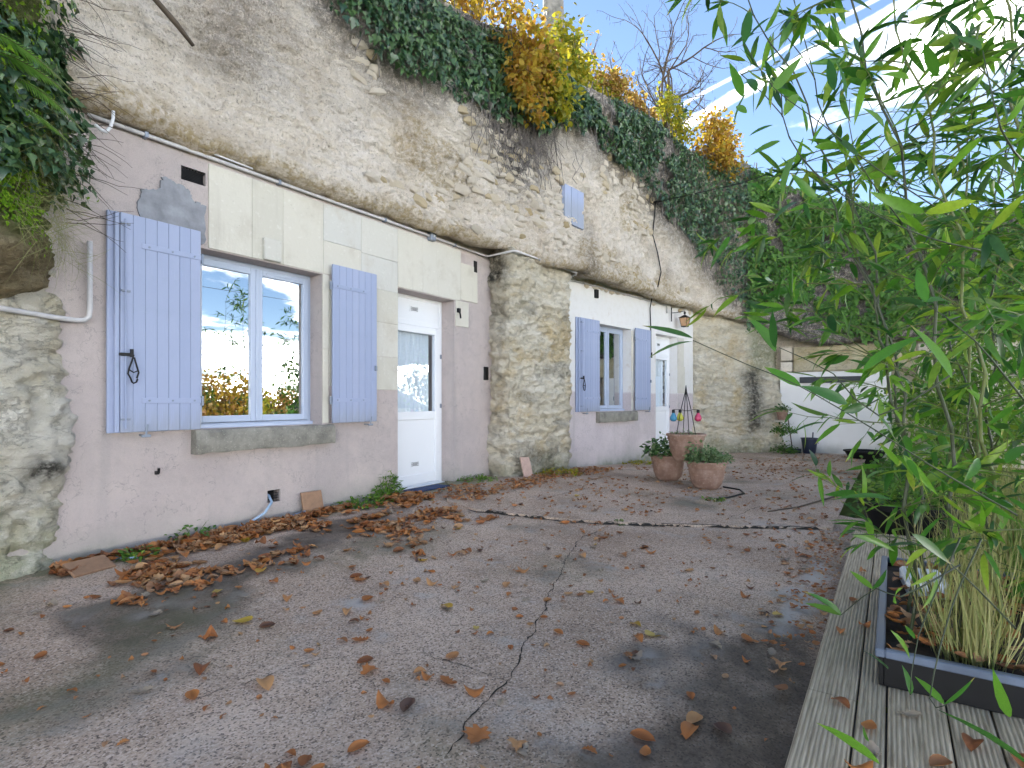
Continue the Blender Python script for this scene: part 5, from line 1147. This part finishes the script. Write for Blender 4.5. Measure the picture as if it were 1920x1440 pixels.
over_patch('ivy', 'glossy dark ivy hanging over the rock overhang beside the shutter wall', 'ivy', 2.75, 4.7, 5200, .07, M['ivy'], IVY_T, .24, dens=lambda s, z: fbm(s * 2.5, z * 2.5, 0, 3, 17) > .36)
over_patch('moss', 'bright green moss cushion on the edge of the rock overhang', 'moss', 2.42, 2.85, 4200, .028, M['moss'], SMALL_T, .07, dens=lambda s, z: (fbm(s * 4, z * 4, 0, 3, 19) > .40) & (s < PL[-1] - .35))
over_patch('moss', 'sparse moss and tiny plants in the ivy above the overhang', 'moss', 2.6, 4.4, 2400, .032, M['moss'], SMALL_T, .26, dens=lambda s, z: fbm(s * 2.2, z * 2.2, 0, 3, 29) > .52)
t = over_patch('grass_tuft', 'dry yellowish grass tuft hanging over the overhang edge', 'grass', 2.3, 3.2, 900, .24, M['drygrass'], BLADE_T, .10, smin=PL[-1] - .62, down=.4)
# fern fronds
def frond(base, d, ln, seed):
    LBL = ['long bright fern frond above the moss cushion', 'longest fern frond reaching out of the dark ivy', 'middle sized fern frond with curled tip in ivy', 'shortest fern frond just above the moss'][seed]
    t = thing('fern', LBL, 'fern', base); d = nrm(np.array(d, float)); P = []; D = []; S = []; st = []
    side = nrm(np.cross(d, np.array([0, 0, 1.])))
    for i in range(26):
        q = i / 25; c = d * ln * q + np.array([0, 0, -.55 * ln * q * q]); st.append(tuple(c)); wl = ln * .30 * math.sin(math.pi * min(1, .12 + q * .9)) * (1 - q * .35)
        for sg in (-1, 1): P.append(c); D.append(side * sg + d * .45 + np.array([0, 0, -.25])); S.append(wl)
    up = np.cross(side, d); P = np.array(P); D = np.array(D)
    MB().tube(st, .004, 5).build('midrib', M['stem'], t)
    o = link_mesh('leaflets', scatter('leaflets', [strip_leaf([(0, .04), (.2, .07), (.5, .062), (.8, .035), (1, .005)], .2, .2)], P, frames(D, np.tile(up, (len(P), 1)) + RG.normal(size=P.shape) * .12), np.array(S)), M['fern'], t); tag(o, kind='stuff')
for i, (bs, d, ln) in enumerate([((.92, -.78, 3.42), (.62, -.22, .0), .42), ((.90, -.78, 3.30), (.6, -.25, .1), .48), ((1.08, -.76, 3.22), (.55, -.1, -.05), .34), ((1.12, -.74, 3.06), (.4, -.2, -.1), .28)]): frond(bs, d, ln, i)
# bare twigs reaching over the wall, dead branch
tw_ = thing('bare_twigs', 'thin bare twigs reaching out of the ivy over the wall', 'twigs', (1.45, -.3, 3.3)); b = MB()
for i in range(60):
    z0 = RG.uniform(-.85, 1.1); p = np.array([RG.uniform(-.05, .1), RG.uniform(-.15, .1), z0]); d = nrm(np.array([1, RG.normal() * .25 - .1, RG.normal() * .35])); pts = [p]
    for k in range(5): d = nrm(d + RG.normal(size=3) * .18 + np.array([0, 0, -.05])); pts.append(pts[-1] + d * RG.uniform(.04, .10))
    b.tube([tuple(x) for x in pts], list(np.linspace(.0032, .0012, 6)), 4)
b.build('twigs', M['twig'], tw_)
o = MB().tube([(1.75, -.30, 4.80), (1.92, -.30, 4.52), (2.05, -.30, 4.44), (2.22, -.29, 4.33), (2.36, -.27, 4.24)], [.03, .026, .023, .022, .016], 8).build('dead_branch', M['twig'], smooth=True); tag(o, 'dark dead branch hanging down over the rough upper wall', 'branch')
for v in o.data.vertices: v.co.z += .006 * math.sin(v.co.x * 60)

# ------------------------------------------------------------------ weeds at the wall foot
def tuft(label, loc, rad, h, n, size, mat='fern', tpl=SMALL_T, nm='weed'): return leafy(nm, label, loc, rad, h, n, size, M[mat], tpl, cat='weed')
tuft('bright green fern-like weed beside the glazed door', (4.70, -.06, .13), .15, .30, 330, .075, 'shrub', [strip_leaf([(0, .04), (.3, .13), (.7, .1), (1, .01)], .2, .2)])
tuft('low green weeds at the wall foot left of the door', (4.30, -.10, .12), .32, .09, 420, .045, 'shrub')
tuft('low green weeds right of the door reveal', (6.35, -.10, .15), .30, .07, 350, .04, 'shrub')
tuft('small weeds behind the hose at the wall foot', (2.45, -.07, .10), .22, .12, 110, .04, 'ivy_far')
tuft('small green sprigs beside the blue hose end', (1.95, -.33, .09), .13, .08, 110, .045, 'shrub')
tuft('moss and weeds at the foot of the second house wall', (10.9, -.68, -.03), .45, .09, 460, .05, 'gold_green')
tuft('weeds at the foot of the rock pillar', (7.8, -.60, .12), .42, .08, 380, .05, 'gold_green')
tuft('tiny weed growing in the slab joint', (5.35, -2.75, .03), .07, .05, 60, .03, 'shrub')
tuft('small weed tuft on the far slab beside the black hose', (7.22, -3.22, .02), .13, .06, 140, .035, 'shrub')

# ------------------------------------------------------------------ bamboo
BP = np.array([3.5, -5.5, .2])
bam = thing('bamboo', 'tall green bamboo in the long planter, arching over terrace and deck', 'bamboo', tuple(BP))
LV = [(1.64,-4.59,1.48,1.61,-4.46,1.53,0.028),
(1.64,-4.59,1.47,1.52,-4.51,1.45,0.026),
(1.64,-4.81,1.43,1.66,-4.76,1.55,0.047),
(1.64,-4.81,1.44,1.58,-4.81,1.53,0.021),
(1.59,-5.18,1.35,1.6,-5.13,1.48,0.055),
(1.62,-5.01,1.37,1.64,-5.11,1.48,0.031),
(1.82,-4.85,1.34,1.81,-4.76,1.4,0.031),
(1.75,-4.97,1.29,1.64,-4.9,1.34,0.033),
(1.71,-4.92,1.24,1.71,-4.83,1.23,0.019),
(1.67,-5.08,1.14,1.6,-5.05,1.2,0.035),
(1.74,-4.96,1.27,1.84,-5.03,1.29,0.026),
(1.9,-5.09,1.24,1.83,-5.06,1.33,0.033),
(1.85,-4.69,2.41,1.92,-4.69,2.57,0.032),
(1.89,-4.74,2.45,1.87,-4.8,2.51,0.025),
(1.81,-4.73,2.23,1.85,-4.7,2.33,0.027),
(1.78,-4.7,2.21,1.71,-4.68,2.28,0.031),
(1.91,-4.76,2.27,2.0,-4.81,2.38,0.032),
(1.97,-4.74,2.34,1.91,-4.75,2.38,0.022),
(2.02,-4.92,2.27,2.06,-4.9,2.4,0.028),
(2.04,-4.95,2.24,1.97,-4.95,2.33,0.028),
(1.93,-4.79,2.19,2.01,-4.83,2.33,0.032),
(2.04,-4.84,2.17,1.97,-4.84,2.23,0.026),
(1.92,-4.78,2.11,1.92,-4.69,2.1,0.023),
(1.88,-4.83,2.04,1.78,-4.78,1.93,0.031),
(2.05,-4.98,2.06,2.08,-4.92,2.16,0.028),
(1.98,-4.86,2.1,1.93,-4.89,2.14,0.023),
(1.93,-4.68,2.23,1.96,-4.63,2.3,0.021),
(2.04,-4.74,2.22,1.94,-4.69,2.17,0.021),
(1.78,-5.25,2.16,1.81,-5.21,2.24,0.035),
(1.66,-5.28,1.92,1.64,-5.32,1.96,0.04),
(1.65,-5.28,1.92,1.7,-5.28,2.01,0.026),
(1.81,-5.29,2.07,1.8,-5.34,2.11,0.031),
(1.99,-5.11,2.23,2.01,-5.05,2.3,0.031),
(1.89,-5.17,2.17,1.81,-5.14,2.23,0.031),
(1.94,-5.03,1.79,1.93,-4.93,1.85,0.026),
(1.95,-5.05,2.09,1.88,-5.03,2.13,0.028),
(1.71,-5.14,1.54,1.74,-5.12,1.63,0.037),
(1.71,-5.14,1.53,1.6,-5.06,1.56,0.018),
(1.71,-5.14,1.54,1.81,-5.21,1.58,0.024),
(2.11,-5.07,2.15,2.1,-5.14,2.18,0.027),
(1.75,-4.98,0.94,1.89,-5.1,0.89,0.02),
(1.96,-5.07,1.01,1.84,-4.97,1.06,0.02),
(1.69,-5.11,0.97,1.8,-5.2,0.89,0.029),
(1.91,-5.11,0.58,1.85,-5.09,0.67,0.03),
(1.84,-5.11,0.51,1.89,-5.11,0.57,0.029),
(1.88,-5.06,0.55,1.79,-5.01,0.63,0.022),
(2.17,-4.93,0.58,2.17,-4.83,0.61,0.025),
(2.17,-4.93,0.58,2.07,-4.88,0.68,0.023),
(2.08,-5.02,0.71,2.11,-4.96,0.75,0.027),
(2.08,-5.02,0.71,2.04,-5.06,0.77,0.03),
(1.81,-5.18,0.52,1.83,-5.13,0.57,0.025),
(1.85,-5.35,0.4,1.68,-5.17,0.58,0.026),
(1.95,-5.04,0.24,1.9,-4.89,0.36,0.031),
(1.97,-5.08,0.71,1.9,-5.06,0.78,0.023),
(1.85,-5.12,0.66,1.89,-5.1,0.68,0.017),
(1.99,-5.33,0.45,1.91,-5.29,0.57,0.026),
(2.08,-5.01,0.23,2.12,-4.98,0.25,0.02),
(1.81,-5.18,0.52,1.8,-5.24,0.6,0.012),
(1.65,-5.28,1.16,1.72,-5.32,1.21,0.031),
(1.73,-5.27,1.29,1.71,-5.32,1.32,0.028),
(1.87,-5.15,1.11,1.96,-5.21,1.06,0.029)]
BR = [[(2.79,-5.25,2.03),(2.26,-5.02,2.09),(1.99,-4.89,2.16),(1.85,-4.77,2.25),(1.8,-4.7,2.38)],
[(2.53,-5.42,0.91),(2.2,-5.19,1.08),(1.97,-5.03,1.21),(1.79,-4.85,1.34),(1.7,-4.73,1.4),(1.61,-4.6,1.47)],
[(2.61,-5.35,1.83),(2.24,-5.17,1.82),(2.02,-5.03,1.86),(1.9,-4.92,1.93),(1.9,-4.84,2.04)],
[(1.78,-5.2,1.37),(1.74,-5.04,1.26),(1.72,-4.94,1.37),(1.64,-4.82,1.44)],
[(2.13,-5.36,0.65),(1.9,-5.2,0.86),(1.83,-5.09,0.93),(1.75,-4.98,0.94)],
[(2.08,-5.28,0.9),(1.9,-5.2,0.74),(1.8,-5.15,0.53),(1.76,-5.18,0.54)],
[(2.17,-5.24,0.8),(2.01,-5.09,0.72),(2.02,-5.03,0.73),(2.14,-4.93,0.59)],
[(1.88,-5.34,1.9),(1.72,-5.28,1.93),(1.75,-5.25,2.14)],
[(1.89,-5.35,1.29),(1.81,-5.24,1.45),(1.74,-5.14,1.54)],
[(2.44,-5.1,1.93),(2.1,-4.97,2.09),(2.04,-4.96,2.24)],
[(2.17,-5.24,0.88),(1.91,-5.13,0.65),(1.84,-5.11,0.51)]]
lm = []
for tv, tf in BAMBOO_T:
    me = np_mesh('leaf', tv, tf, True); attr(me, 'along', tv[:, 1]); me.materials.append(M['bamboo_obj']); lm.append(me)
for i, r in enumerate(LV):
    a = np.array(r[:3]); c = np.array(r[3:6]); d = c - a; ln = np.linalg.norm(d)
    nv = np.array([-.6, -.1, .6]) + RG.normal(size=3) * .45
    Rm = frames(d[None], nv[None])[0]; o = link_mesh('leaf', lm[i % 3], None, bam); q = Matrix(Rm.tolist()).to_quaternion()
    o.rotation_mode = 'QUATERNION'; o.rotation_quaternion = q; o.location = tuple(a - BP); ln *= 1.06; o.scale = (min(r[6], ln * .25) / .14, ln, ln)
for br in BR:
    P = catmull(br, .06) if len(br) > 2 else np.array(br); MB().tube([tuple(p - BP) for p in P], list(np.linspace(.0030, .0011, len(P))), 6).build('branch', M['stem_dark'], bam, smooth=True)
def bamboo_bulk(parent, c0, canes, leaf_mat_, nm='foliage', lsize=.138, seed=0, dense=1.0, xmin=1.25):
    P = []; D = []; S = []; tw = MB()
    for (bx_, by_, h, lx, ly, r) in canes:
        n = 22; pts = []
        for i in range(n + 1):
            t = i / n; pts.append(np.array([bx_ + lx * t ** 2.2 + .02 * math.sin(i * 1.3), by_ + ly * t ** 2.2 + .02 * math.cos(i * 1.7), .18 + h * t - .12 * (lx * lx + ly * ly) ** .5 * t ** 4]))
        cp = []; cr_ = []
        for i, p in enumerate(pts):
            ri = r * (1 - .7 * i / n); u_ = nrm(pts[min(i + 1, n)] - pts[max(i - 1, 0)])
            for o_, k_ in ((-.009, .94), (-.003, 1.28), (.003, 1.1), (.009, .94)): cp.append(tuple(p + u_ * o_ - c0)); cr_.append(ri * k_)
        MB().tube(cp, cr_, 8).build('cane', M['stem_dark'] if RG.uniform() < .45 else M['stem'], parent, smooth=True)
        for i in range(3, n + 1):
            for k in range(int(RG.integers(1, 4) * dense + .5)):
                a = RG.uniform(0, 2 * np.pi); d = nrm(np.array([math.cos(a) - .15, math.sin(a) + .12, RG.uniform(.2, 1.0)])); ln = RG.uniform(.25, .70) * (1.1 - .4 * abs(i / n - .5)); q = pts[i].copy(); bp = [q]
                for j in range(5):
                    d = nrm(d + np.array([0, 0, -.10]) + RG.normal(size=3) * .09); q = q + d * ln / 5; bp.append(q)
                    if j >= 1:
                        for m in range(RG.integers(1, 3)):
                            e = nrm(d + RG.normal(size=3) * .6); tl = RG.uniform(.04, .14); tip = q + e * tl; tw.tube([tuple(q - c0), tuple(tip - c0)], [.0016, .0009], 3, False)
                            for g_ in range(RG.integers(2, 5)): P.append(tip - e * tl * .25 * g_); D.append(nrm(e + RG.normal(size=3) * .5 + np.array([0, 0, -.28]))); S.append(lsize * RG.uniform(.55, 1.25))
                tw.tube([tuple(p - c0) for p in bp], list(np.linspace(.0034, .0014, 6)), 4, False)
    P = np.array(P); D = np.array(D); S = np.array(S); kp = (P[:, 0] > xmin) & (P[:, 2] > .12) & (np.linalg.norm(P - np.array([0, -5.07, 1.3]), axis=1) > 1.35); P, D, S = P[kp], D[kp], S[kp]
    nv = nrm(np.array([0, 0, 1.]) + RG.normal(size=P.shape) * .6)
    sc = np.stack([S * RG.uniform(1.0, 1.65, len(S)), S, S], -1)
    o = link_mesh(nm, scatter(nm, BAMBOO_T, P - c0, frames(D, nv), sc, True), leaf_mat_, parent); tag(o, kind='stuff'); tw.build('twigs', M['stem'], parent); return len(P)
CN = []; RG = np.random.default_rng(5)
for i in range(8):
    x = RG.uniform(2.95, 4.3); y = RG.uniform(-5.95, -5.4); CN.append((x, y, RG.uniform(2.5, 3.9), RG.uniform(-.75, .25), RG.uniform(-.1, .62), RG.uniform(.006, .012)))
CN += [(3.1, -5.15, 3.5, -.3, .85, .008), (3.0, -5.3, 3.7, -.5, .7, .009), (2.98, -5.42, 3.0, -.5, .45, .009), (3.1, -5.2, 2.8, -.2, .72, .008), (3.0, -5.6, 3.3, -.6, .35, .010), (3.5, -5.15, 3.2, -.1, .55, .009), (2.97, -5.75, 2.6, -.5, .1, .008)]
bamboo_bulk(bam, BP, CN, M['bamboo'], dense=.46)
RG = np.random.default_rng(21); BP2 = np.array([7.6, -6.1, -.1]); bam2 = thing('bamboo', 'second bamboo thicket behind the round black planter', 'bamboo', tuple(BP2))
CN2 = [(RG.uniform(5.6, 9.5), RG.uniform(-7.1, -6.1), RG.uniform(2.2, 3.6), RG.uniform(-.4, .2), RG.uniform(-.1, .35), RG.uniform(.007, .012)) for i in range(6)]
bamboo_bulk(bam2, BP2, CN2, M['bamboo'], lsize=.13, dense=.6)

# garden behind the deck
def blobs(w_, h, n): return [(RG.uniform(-w_, w_), RG.uniform(-w_ * .6, w_ * .6), RG.uniform(.2, h)) for _ in range(n)]
shrub('garden_shrub', 'light green leafy shrub between bamboo and the white end wall', (12.2, -5.9, -.15), blobs(1.0, 2.0, 9), [(.5, .4, .4)] * 9, 3000, .09, M['shrub'], OVAL_T, stem_mat='stem')
shrub('garden_shrub', 'tall light green shrub right of the white end wall', (14.6, -6.6, -.15), blobs(1.0, 3.2, 12), [(.55, .5, .5)] * 12, 3600, .10, M['shrub'], OVAL_T, stem_mat='stem')
shrub('garden_shrub', 'broad green shrub far behind the bamboo canes', (9.8, -7.6, -.2), blobs(1.4, 2.6, 12), [(.6, .5, .5)] * 12, 3600, .09, M['shrub'], OVAL_T, stem_mat='stem')
shrub('garden_shrub', 'low trailing plants between the round planter and the white wall', (9.4, -5.15, -.14), [(-1.6, 0, .15), (-.8, -.1, .2), (0, 0, .22), (.9, 0, .2), (1.8, -.1, .25), (2.8, 0, .25)], [(.6, .35, .22)] * 6, 3200, .07, M['ivy_far'], OVAL_T, stem_mat='stem')
def grass(label, loc, n, h, mat='drygrass'):
    t = thing('grass_clump', label, 'grass', loc); a = RG.uniform(0, 6.28, n); r = RG.uniform(0, .14, n); p = np.stack([r * np.cos(a), r * np.sin(a), r * 0], -1); d = nrm(np.stack([np.cos(a) * .35, np.sin(a) * .35, np.ones(n)], -1) + RG.normal(size=(n, 3)) * .13)
    o = link_mesh('blades', scatter('blades', BLADE_T, p, frames(d, nrm(np.stack([np.cos(a), np.sin(a), a * 0 + .3], -1))), h * RG.uniform(.6, 1.15, n)), M[mat], t); tag(o, kind='stuff'); return t
grass('pale straw coloured ornamental grass behind the planter box', (5.05, -5.7, -.06), 800, .8)
grass('second straw coloured grass clump deeper in the bamboo', (5.4, -6.2, -.16), 800, .95)
grass('fresh thin grass tuft at the planter box back', (3.95, -5.75, .17), 420, .6, 'shrub')
grass('dry arching grass at the planter box front corner', (3.05, -5.35, .17), 260, .6)

# ------------------------------------------------------------------ fallen leaves
def ground_leaf_mesh(kind, seed, curl, fold):
    v, f = poly_leaf(outline(kind), curl, fold, seed, rough=.012); v[:, 2] -= v[:, 2].min(); v[:, :2] -= np.array([0, .5]); me = np_mesh('fallen_leaf', v, f, True); return me, v, f
KINDS = {'brown': [('oval', .35, .25), ('oval', -.3, .3), ('oval', .6, -.25), ('oval', .2, .5)], 'oak': [('oak', .3, .2), ('oak', -.25, .2), ('oak', .45, -.2)], 'maple': [('maple', .2, .2), ('maple', -.3, .25)], 'heart': [('heart', .25, .2), ('heart', -.2, .25)]}
ML = {}; LT = []
for kn, L_ in KINDS.items():
    ML[kn] = []
    for i, (o_, cu, fo) in enumerate(L_):
        me, v, f = ground_leaf_mesh(o_, i + len(kn), cu, fo); ML[kn].append(me)
        if kn in ('brown', 'oak'): LT.append((v, f))
def variant(me, m): c = me.copy(); c.materials.append(M[m]); return c
LIB = [('crisp brown curled oval leaf lying', [variant(m, 'leaf_brown') for m in ML['brown']], .52), ('dark brown oval leaf lying flat', [variant(m, 'leaf_dark') for m in ML['brown']], .12),
       ('lobed brown oak leaf lying', [variant(m, 'leaf_brown') for m in ML['oak']], .12), ('pale grey withered oak leaf lying', [variant(m, 'leaf_pale') for m in ML['oak']], .12), ('brown pointed maple leaf lying', [variant(m, 'leaf_brown') for m in ML['maple']], .06), ('yellow heart shaped leaf lying', [variant(m, 'leaf_yellow') for m in ML['heart']], .06)]
pr = np.cumsum([x[2] for x in LIB]); pr = pr / pr[-1]
def drop(x, y, k, size, lift=0., surf=None):
    z = (float(gtop(x, y)) if surf is None else surf) + .003 + lift; o = link_mesh('fallen_leaf', random.choice(LIB[k][1]), None, None, (x, y, z), (random.uniform(-.12, .12), random.uniform(-.12, .12), random.uniform(0, 6.28)), (size, size, size))
    tag(o, ('large ' if size > .095 else 'small ' if size < .06 else '') + LIB[k][0] + ' ' + zone(x, y), 'leaf', 'fallen leaves on the terrace'); return o
def zone(x, y):
    if y < -4.25: return 'along the deck edge'
    if y > -.95: return 'near the pale rock foot' if x < 2.0 else 'below the blue hose' if x < 3.0 else 'before the leaning brown tile' if x < 4.2 else 'near the glazed door'
    if x > 4.3: return 'beside the slab joint'
    if y < -2.9: return 'beside the long crack'
    return 'left of the long crack' if False else ('out in the stained middle' if x < 2.6 else 'on the pale open middle')
def pick(): return int(np.searchsorted(pr, random.random()))
SPOT = [(2.20, -4.42, 0, .11), (2.28, -4.52, 1, .10), (2.05, -4.28, 0, .10), (2.9, -3.93, 0, .085), (2.98, -3.98, 5, .09), (3.0, -4.02, 3, .09), (3.05, -4.3, 3, .09), (3.22, -4.42, 0, .09), (3.12, -4.56, 3, .08), (3.0, -4.62, 4, .10), (2.75, -4.66, 0, .09), (1.75, -2.05, 5, .11), (2.3, -1.35, 5, .10), (1.9, -1.5, 5, .09), (2.1, -1.95, 0, .10), (2.6, -2.05, 4, .11), (2.62, -1.98, 0, .1), (2.4, -2.35, 0, .11), (2.2, -2.4, 0, .10), (1.45, -2.75, 0, .12), (1.35, -2.4, 0, .12), (1.55, -2.1, 0, .11), (1.8, -3.05, 4, .10), (1.65, -3.3, 0, .11), (2.0, -2.75, 2, .10), (1.85, -2.95, 0, .09), (1.95, -3.4, 2, .11), (1.7, -3.75, 4, .12), (1.95, -3.55, 0, .10)]
cnt = 0
for x, y, k, s in SPOT: drop(x, y, k, s); cnt += 1
while cnt < 205:        # scattered over the near slab
    x = random.uniform(.9, 6.2); y = random.uniform(-4.6, -.5)
    if x > 4.4 and random.random() < .4: continue
    drop(x, y, pick(), random.uniform(.045, .105)); cnt += 1
while cnt < 290:        # the drift along the wall
    x = random.uniform(1.55, 4.6); y = -.22 - abs(random.gauss(0, .42))
    if y < -1.5: continue
    drop(x, y, 0 if random.random() < .8 else pick(), random.uniform(.08, .13), random.uniform(0, .03)); cnt += 1
def litter(name, label, pts, size, mat, parent=None):
    p = np.array(pts); k = len(p); rz = RG.uniform(0, 6.28, k); nv = nrm(np.array([0, 0, 1.]) + RG.normal(size=(k, 3)) * .28); d = np.stack([np.cos(rz), np.sin(rz), rz * 0], -1); o = link_mesh(name, scatter(name, LT, p, frames(d, nv), size * RG.uniform(.6, 1.25, k), True), M[mat], parent); tag(o, kind='stuff')
    if not parent: tag(o, label, 'leaf litter')
    return o
pts = []
for i in range(5200):
    x = RG.uniform(1.45, 5.0); y = -.13 - abs(RG.normal(0, .50)) * (1 + .35 * (x > 3)); 
    if fbm(x * 1.6, y * 2.4, 0, 3, 99) < .40 + .16 * (y < -.5) + .06 * (y < -.85) or (x > 4.75 and y > -.2): continue
    pts.append((x, y, float(gz(x, y)) + .004 + RG.uniform(0, .035) * (y > -.7)))
litter('leaf_litter', 'deep drift of brown leaves along the foot of the pink wall', pts, .10, 'litter')
pts = [(x, y, float(gtop(x, y)) + .004 + RG.uniform(0, .02)) for x, y in zip(RG.uniform(5.0, 9.2, 900), RG.uniform(-1.15, -.1, 900)) if fbm(x * 1.6, y * 2.4, 0, 2, 101) > .45 and not (x > 6.75 and y > -.52)]
litter('leaf_litter', 'brown leaves gathered before the rock pillar', pts, .075, 'litter')
pts = [(x, y, float(gtop(x, y)) + .004) for x, y in zip(RG.uniform(4.8, 15.5, 1700), RG.uniform(-4.55, -.7, 1700)) if fbm(x * .9, y * .9, 0, 3, 103) > .42 and not (x > 13.3 and y > -2.9) and not (x > 8.6 and y > -.45 - .14 * (x - 8.7) - .15)]
litter('leaf_litter', 'sparse brown leaves scattered over the far concrete slab', pts, .06, 'litter')
pts = [(x, y, float(gz(x, y)) + .004) for x, y in zip(RG.uniform(.8, 6.4, 480), RG.uniform(-4.7, -.6, 480))] + [(x, y, float(gz(x, y)) + .004) for x, y in zip(RG.uniform(3.2, 6.4, 260), RG.normal(-4.62, .09, 260)) if -4.75 < y]
litter('leaf_litter', 'tiny leaf scraps scattered over the near concrete', pts, .042, 'litter')
pts = [(x, y, .225 + RG.uniform(0, .03)) for x, y in zip(RG.uniform(2.86, 4.45, 260), RG.uniform(-5.94, -5.07, 260))]
litter('leaf_litter', 'dry leaves covering the soil of the long planter', pts, .085, 'litter')
DL = [('brown oval leaf lying on the timber deck', LIB[0][1]), ('withered pale leaf lying on the timber deck', LIB[3][1])]
for x, y, k, s in [(2.55, -4.9, 0, .08), (3.35, -4.85, 0, .07), (3.5, -4.95, 0, .07), (2.25, -5.02, 1, .08), (2.42, -5.0, 0, .08), (2.6, -5.12, 1, .09), (2.3, -5.2, 0, .09), (2.2, -5.12, 1, .06), (2.5, -5.3, 0, .1), (3.9, -4.88, 0, .07), (4.6, -4.9, 0, .07), (2.12, -4.98, 0, .09), (2.48, -5.42, 0, .1), (2.15, -5.28, 1, .07)]:
    o = link_mesh('fallen_leaf', random.choice(DL[k][1]), None, None, (x, y, DZ + .004), (0, 0, random.uniform(0, 6.28)), (s, s, s)); tag(o, DL[k][0], 'leaf', 'fallen leaves on the deck')

# =================================================================== ACROSS THE VALLEY (seen in the window panes)
def far_tree(label, loc, h, rad, mat, n=1500, sz=.35):
    t = thing('tree', label, 'tree', loc, group='trees across the valley'); MB().tube([(0, 0, 0), (.1, 0, h * .4), (0, .1, h * .75)], [.22, .15, .06], 8).build('trunk', M['bark'], t)
    cs = [(RG.normal() * rad * .45, RG.normal() * rad * .45, h * RG.uniform(.42, .92)) for _ in range(9)]; p, q = cluster_pts(n, cs, [(rad * .5, rad * .5, h * .16)] * 9); k = len(p)
    o = link_mesh('crown', scatter('crown', OVAL_T, p, frames(RG.normal(size=(k, 3)), RG.normal(size=(k, 3))), sz * RG.uniform(.6, 1.3, k)), M[mat], t); tag(o, kind='stuff')
spots = [(16, -34, 5.2, 2.2, 'gold'), (20, -38, 7.4, 2.3, 'rust'), (23.5, -37, 7.2, 2.0, 'gold'), (27, -41, 6, 2.6, 'gold_green'), (13, -30, 4.6, 2.2, 'gold_green'), (32, -44, 6, 2.5, 'rust'), (38, -40, 6, 2.6, 'shrub'), (10, -36, 5, 2.5, 'rust'), (18, -27, 3.6, 1.9, 'gold_green'), (24.2, -30, 4.6, 1.4, 'ivy_far'), (45, -36, 6.5, 3, 'gold_green'), (52, -30, 7, 3, 'shrub'), (6, -34, 5, 2.4, 'gold')]
names = ['golden tree across the valley', 'rust coloured tree across the valley', 'olive green tree across the valley', 'green tree across the valley', 'dark tree beside the far cream house']
for x, y, h, r, m in spots: far_tree({'gold': names[0], 'rust': names[1], 'gold_green': names[2], 'shrub': names[3], 'ivy_far': names[4]}[m], (x, y, -4.0), h, r, m)
fh = thing('house', 'cream house with slate roof across the valley', 'house', (31.5, -30.5, -4.2), R(-38))
b = MB(); b.box(-6, 6, -4, 4, -.3, 5.0); b.build('wall', M['farwall'], fh)
MB().add([(-6.4, -4.5, 4.9), (6.4, -4.5, 4.9), (6.4, 4.5, 4.9), (-6.4, 4.5, 4.9), (-6.4, 0, 7.6), (6.4, 0, 7.6)], [(0, 1, 5, 4), (2, 3, 4, 5), (0, 4, 3), (1, 2, 5), (3, 2, 1, 0)]).build('roof', M['slate'], fh)
for x in (-4.2, -1.2, 1.8, 4.4): MB().box(x - .5, x + .5, 4.0, 4.05, 2.6, 4.1, .01).build('window', M['pvc'], fh); MB().box(x - .55, x + .55, 4.0, 4.06, .0, 1.9 if x < 0 else .02, .01).build('door' if x < 0 else 'step', M['pvc'], fh)
for zc in (7.2, 9.6): pipe('power_line', [(-20, -24, zc + .9), (5, -24, zc - .1), (22, -24, zc), (50, -24, zc + 1.5)], .012, M['iron'], f'{"lower" if zc < 8 else "upper"} power line strung across the valley', 'wire')
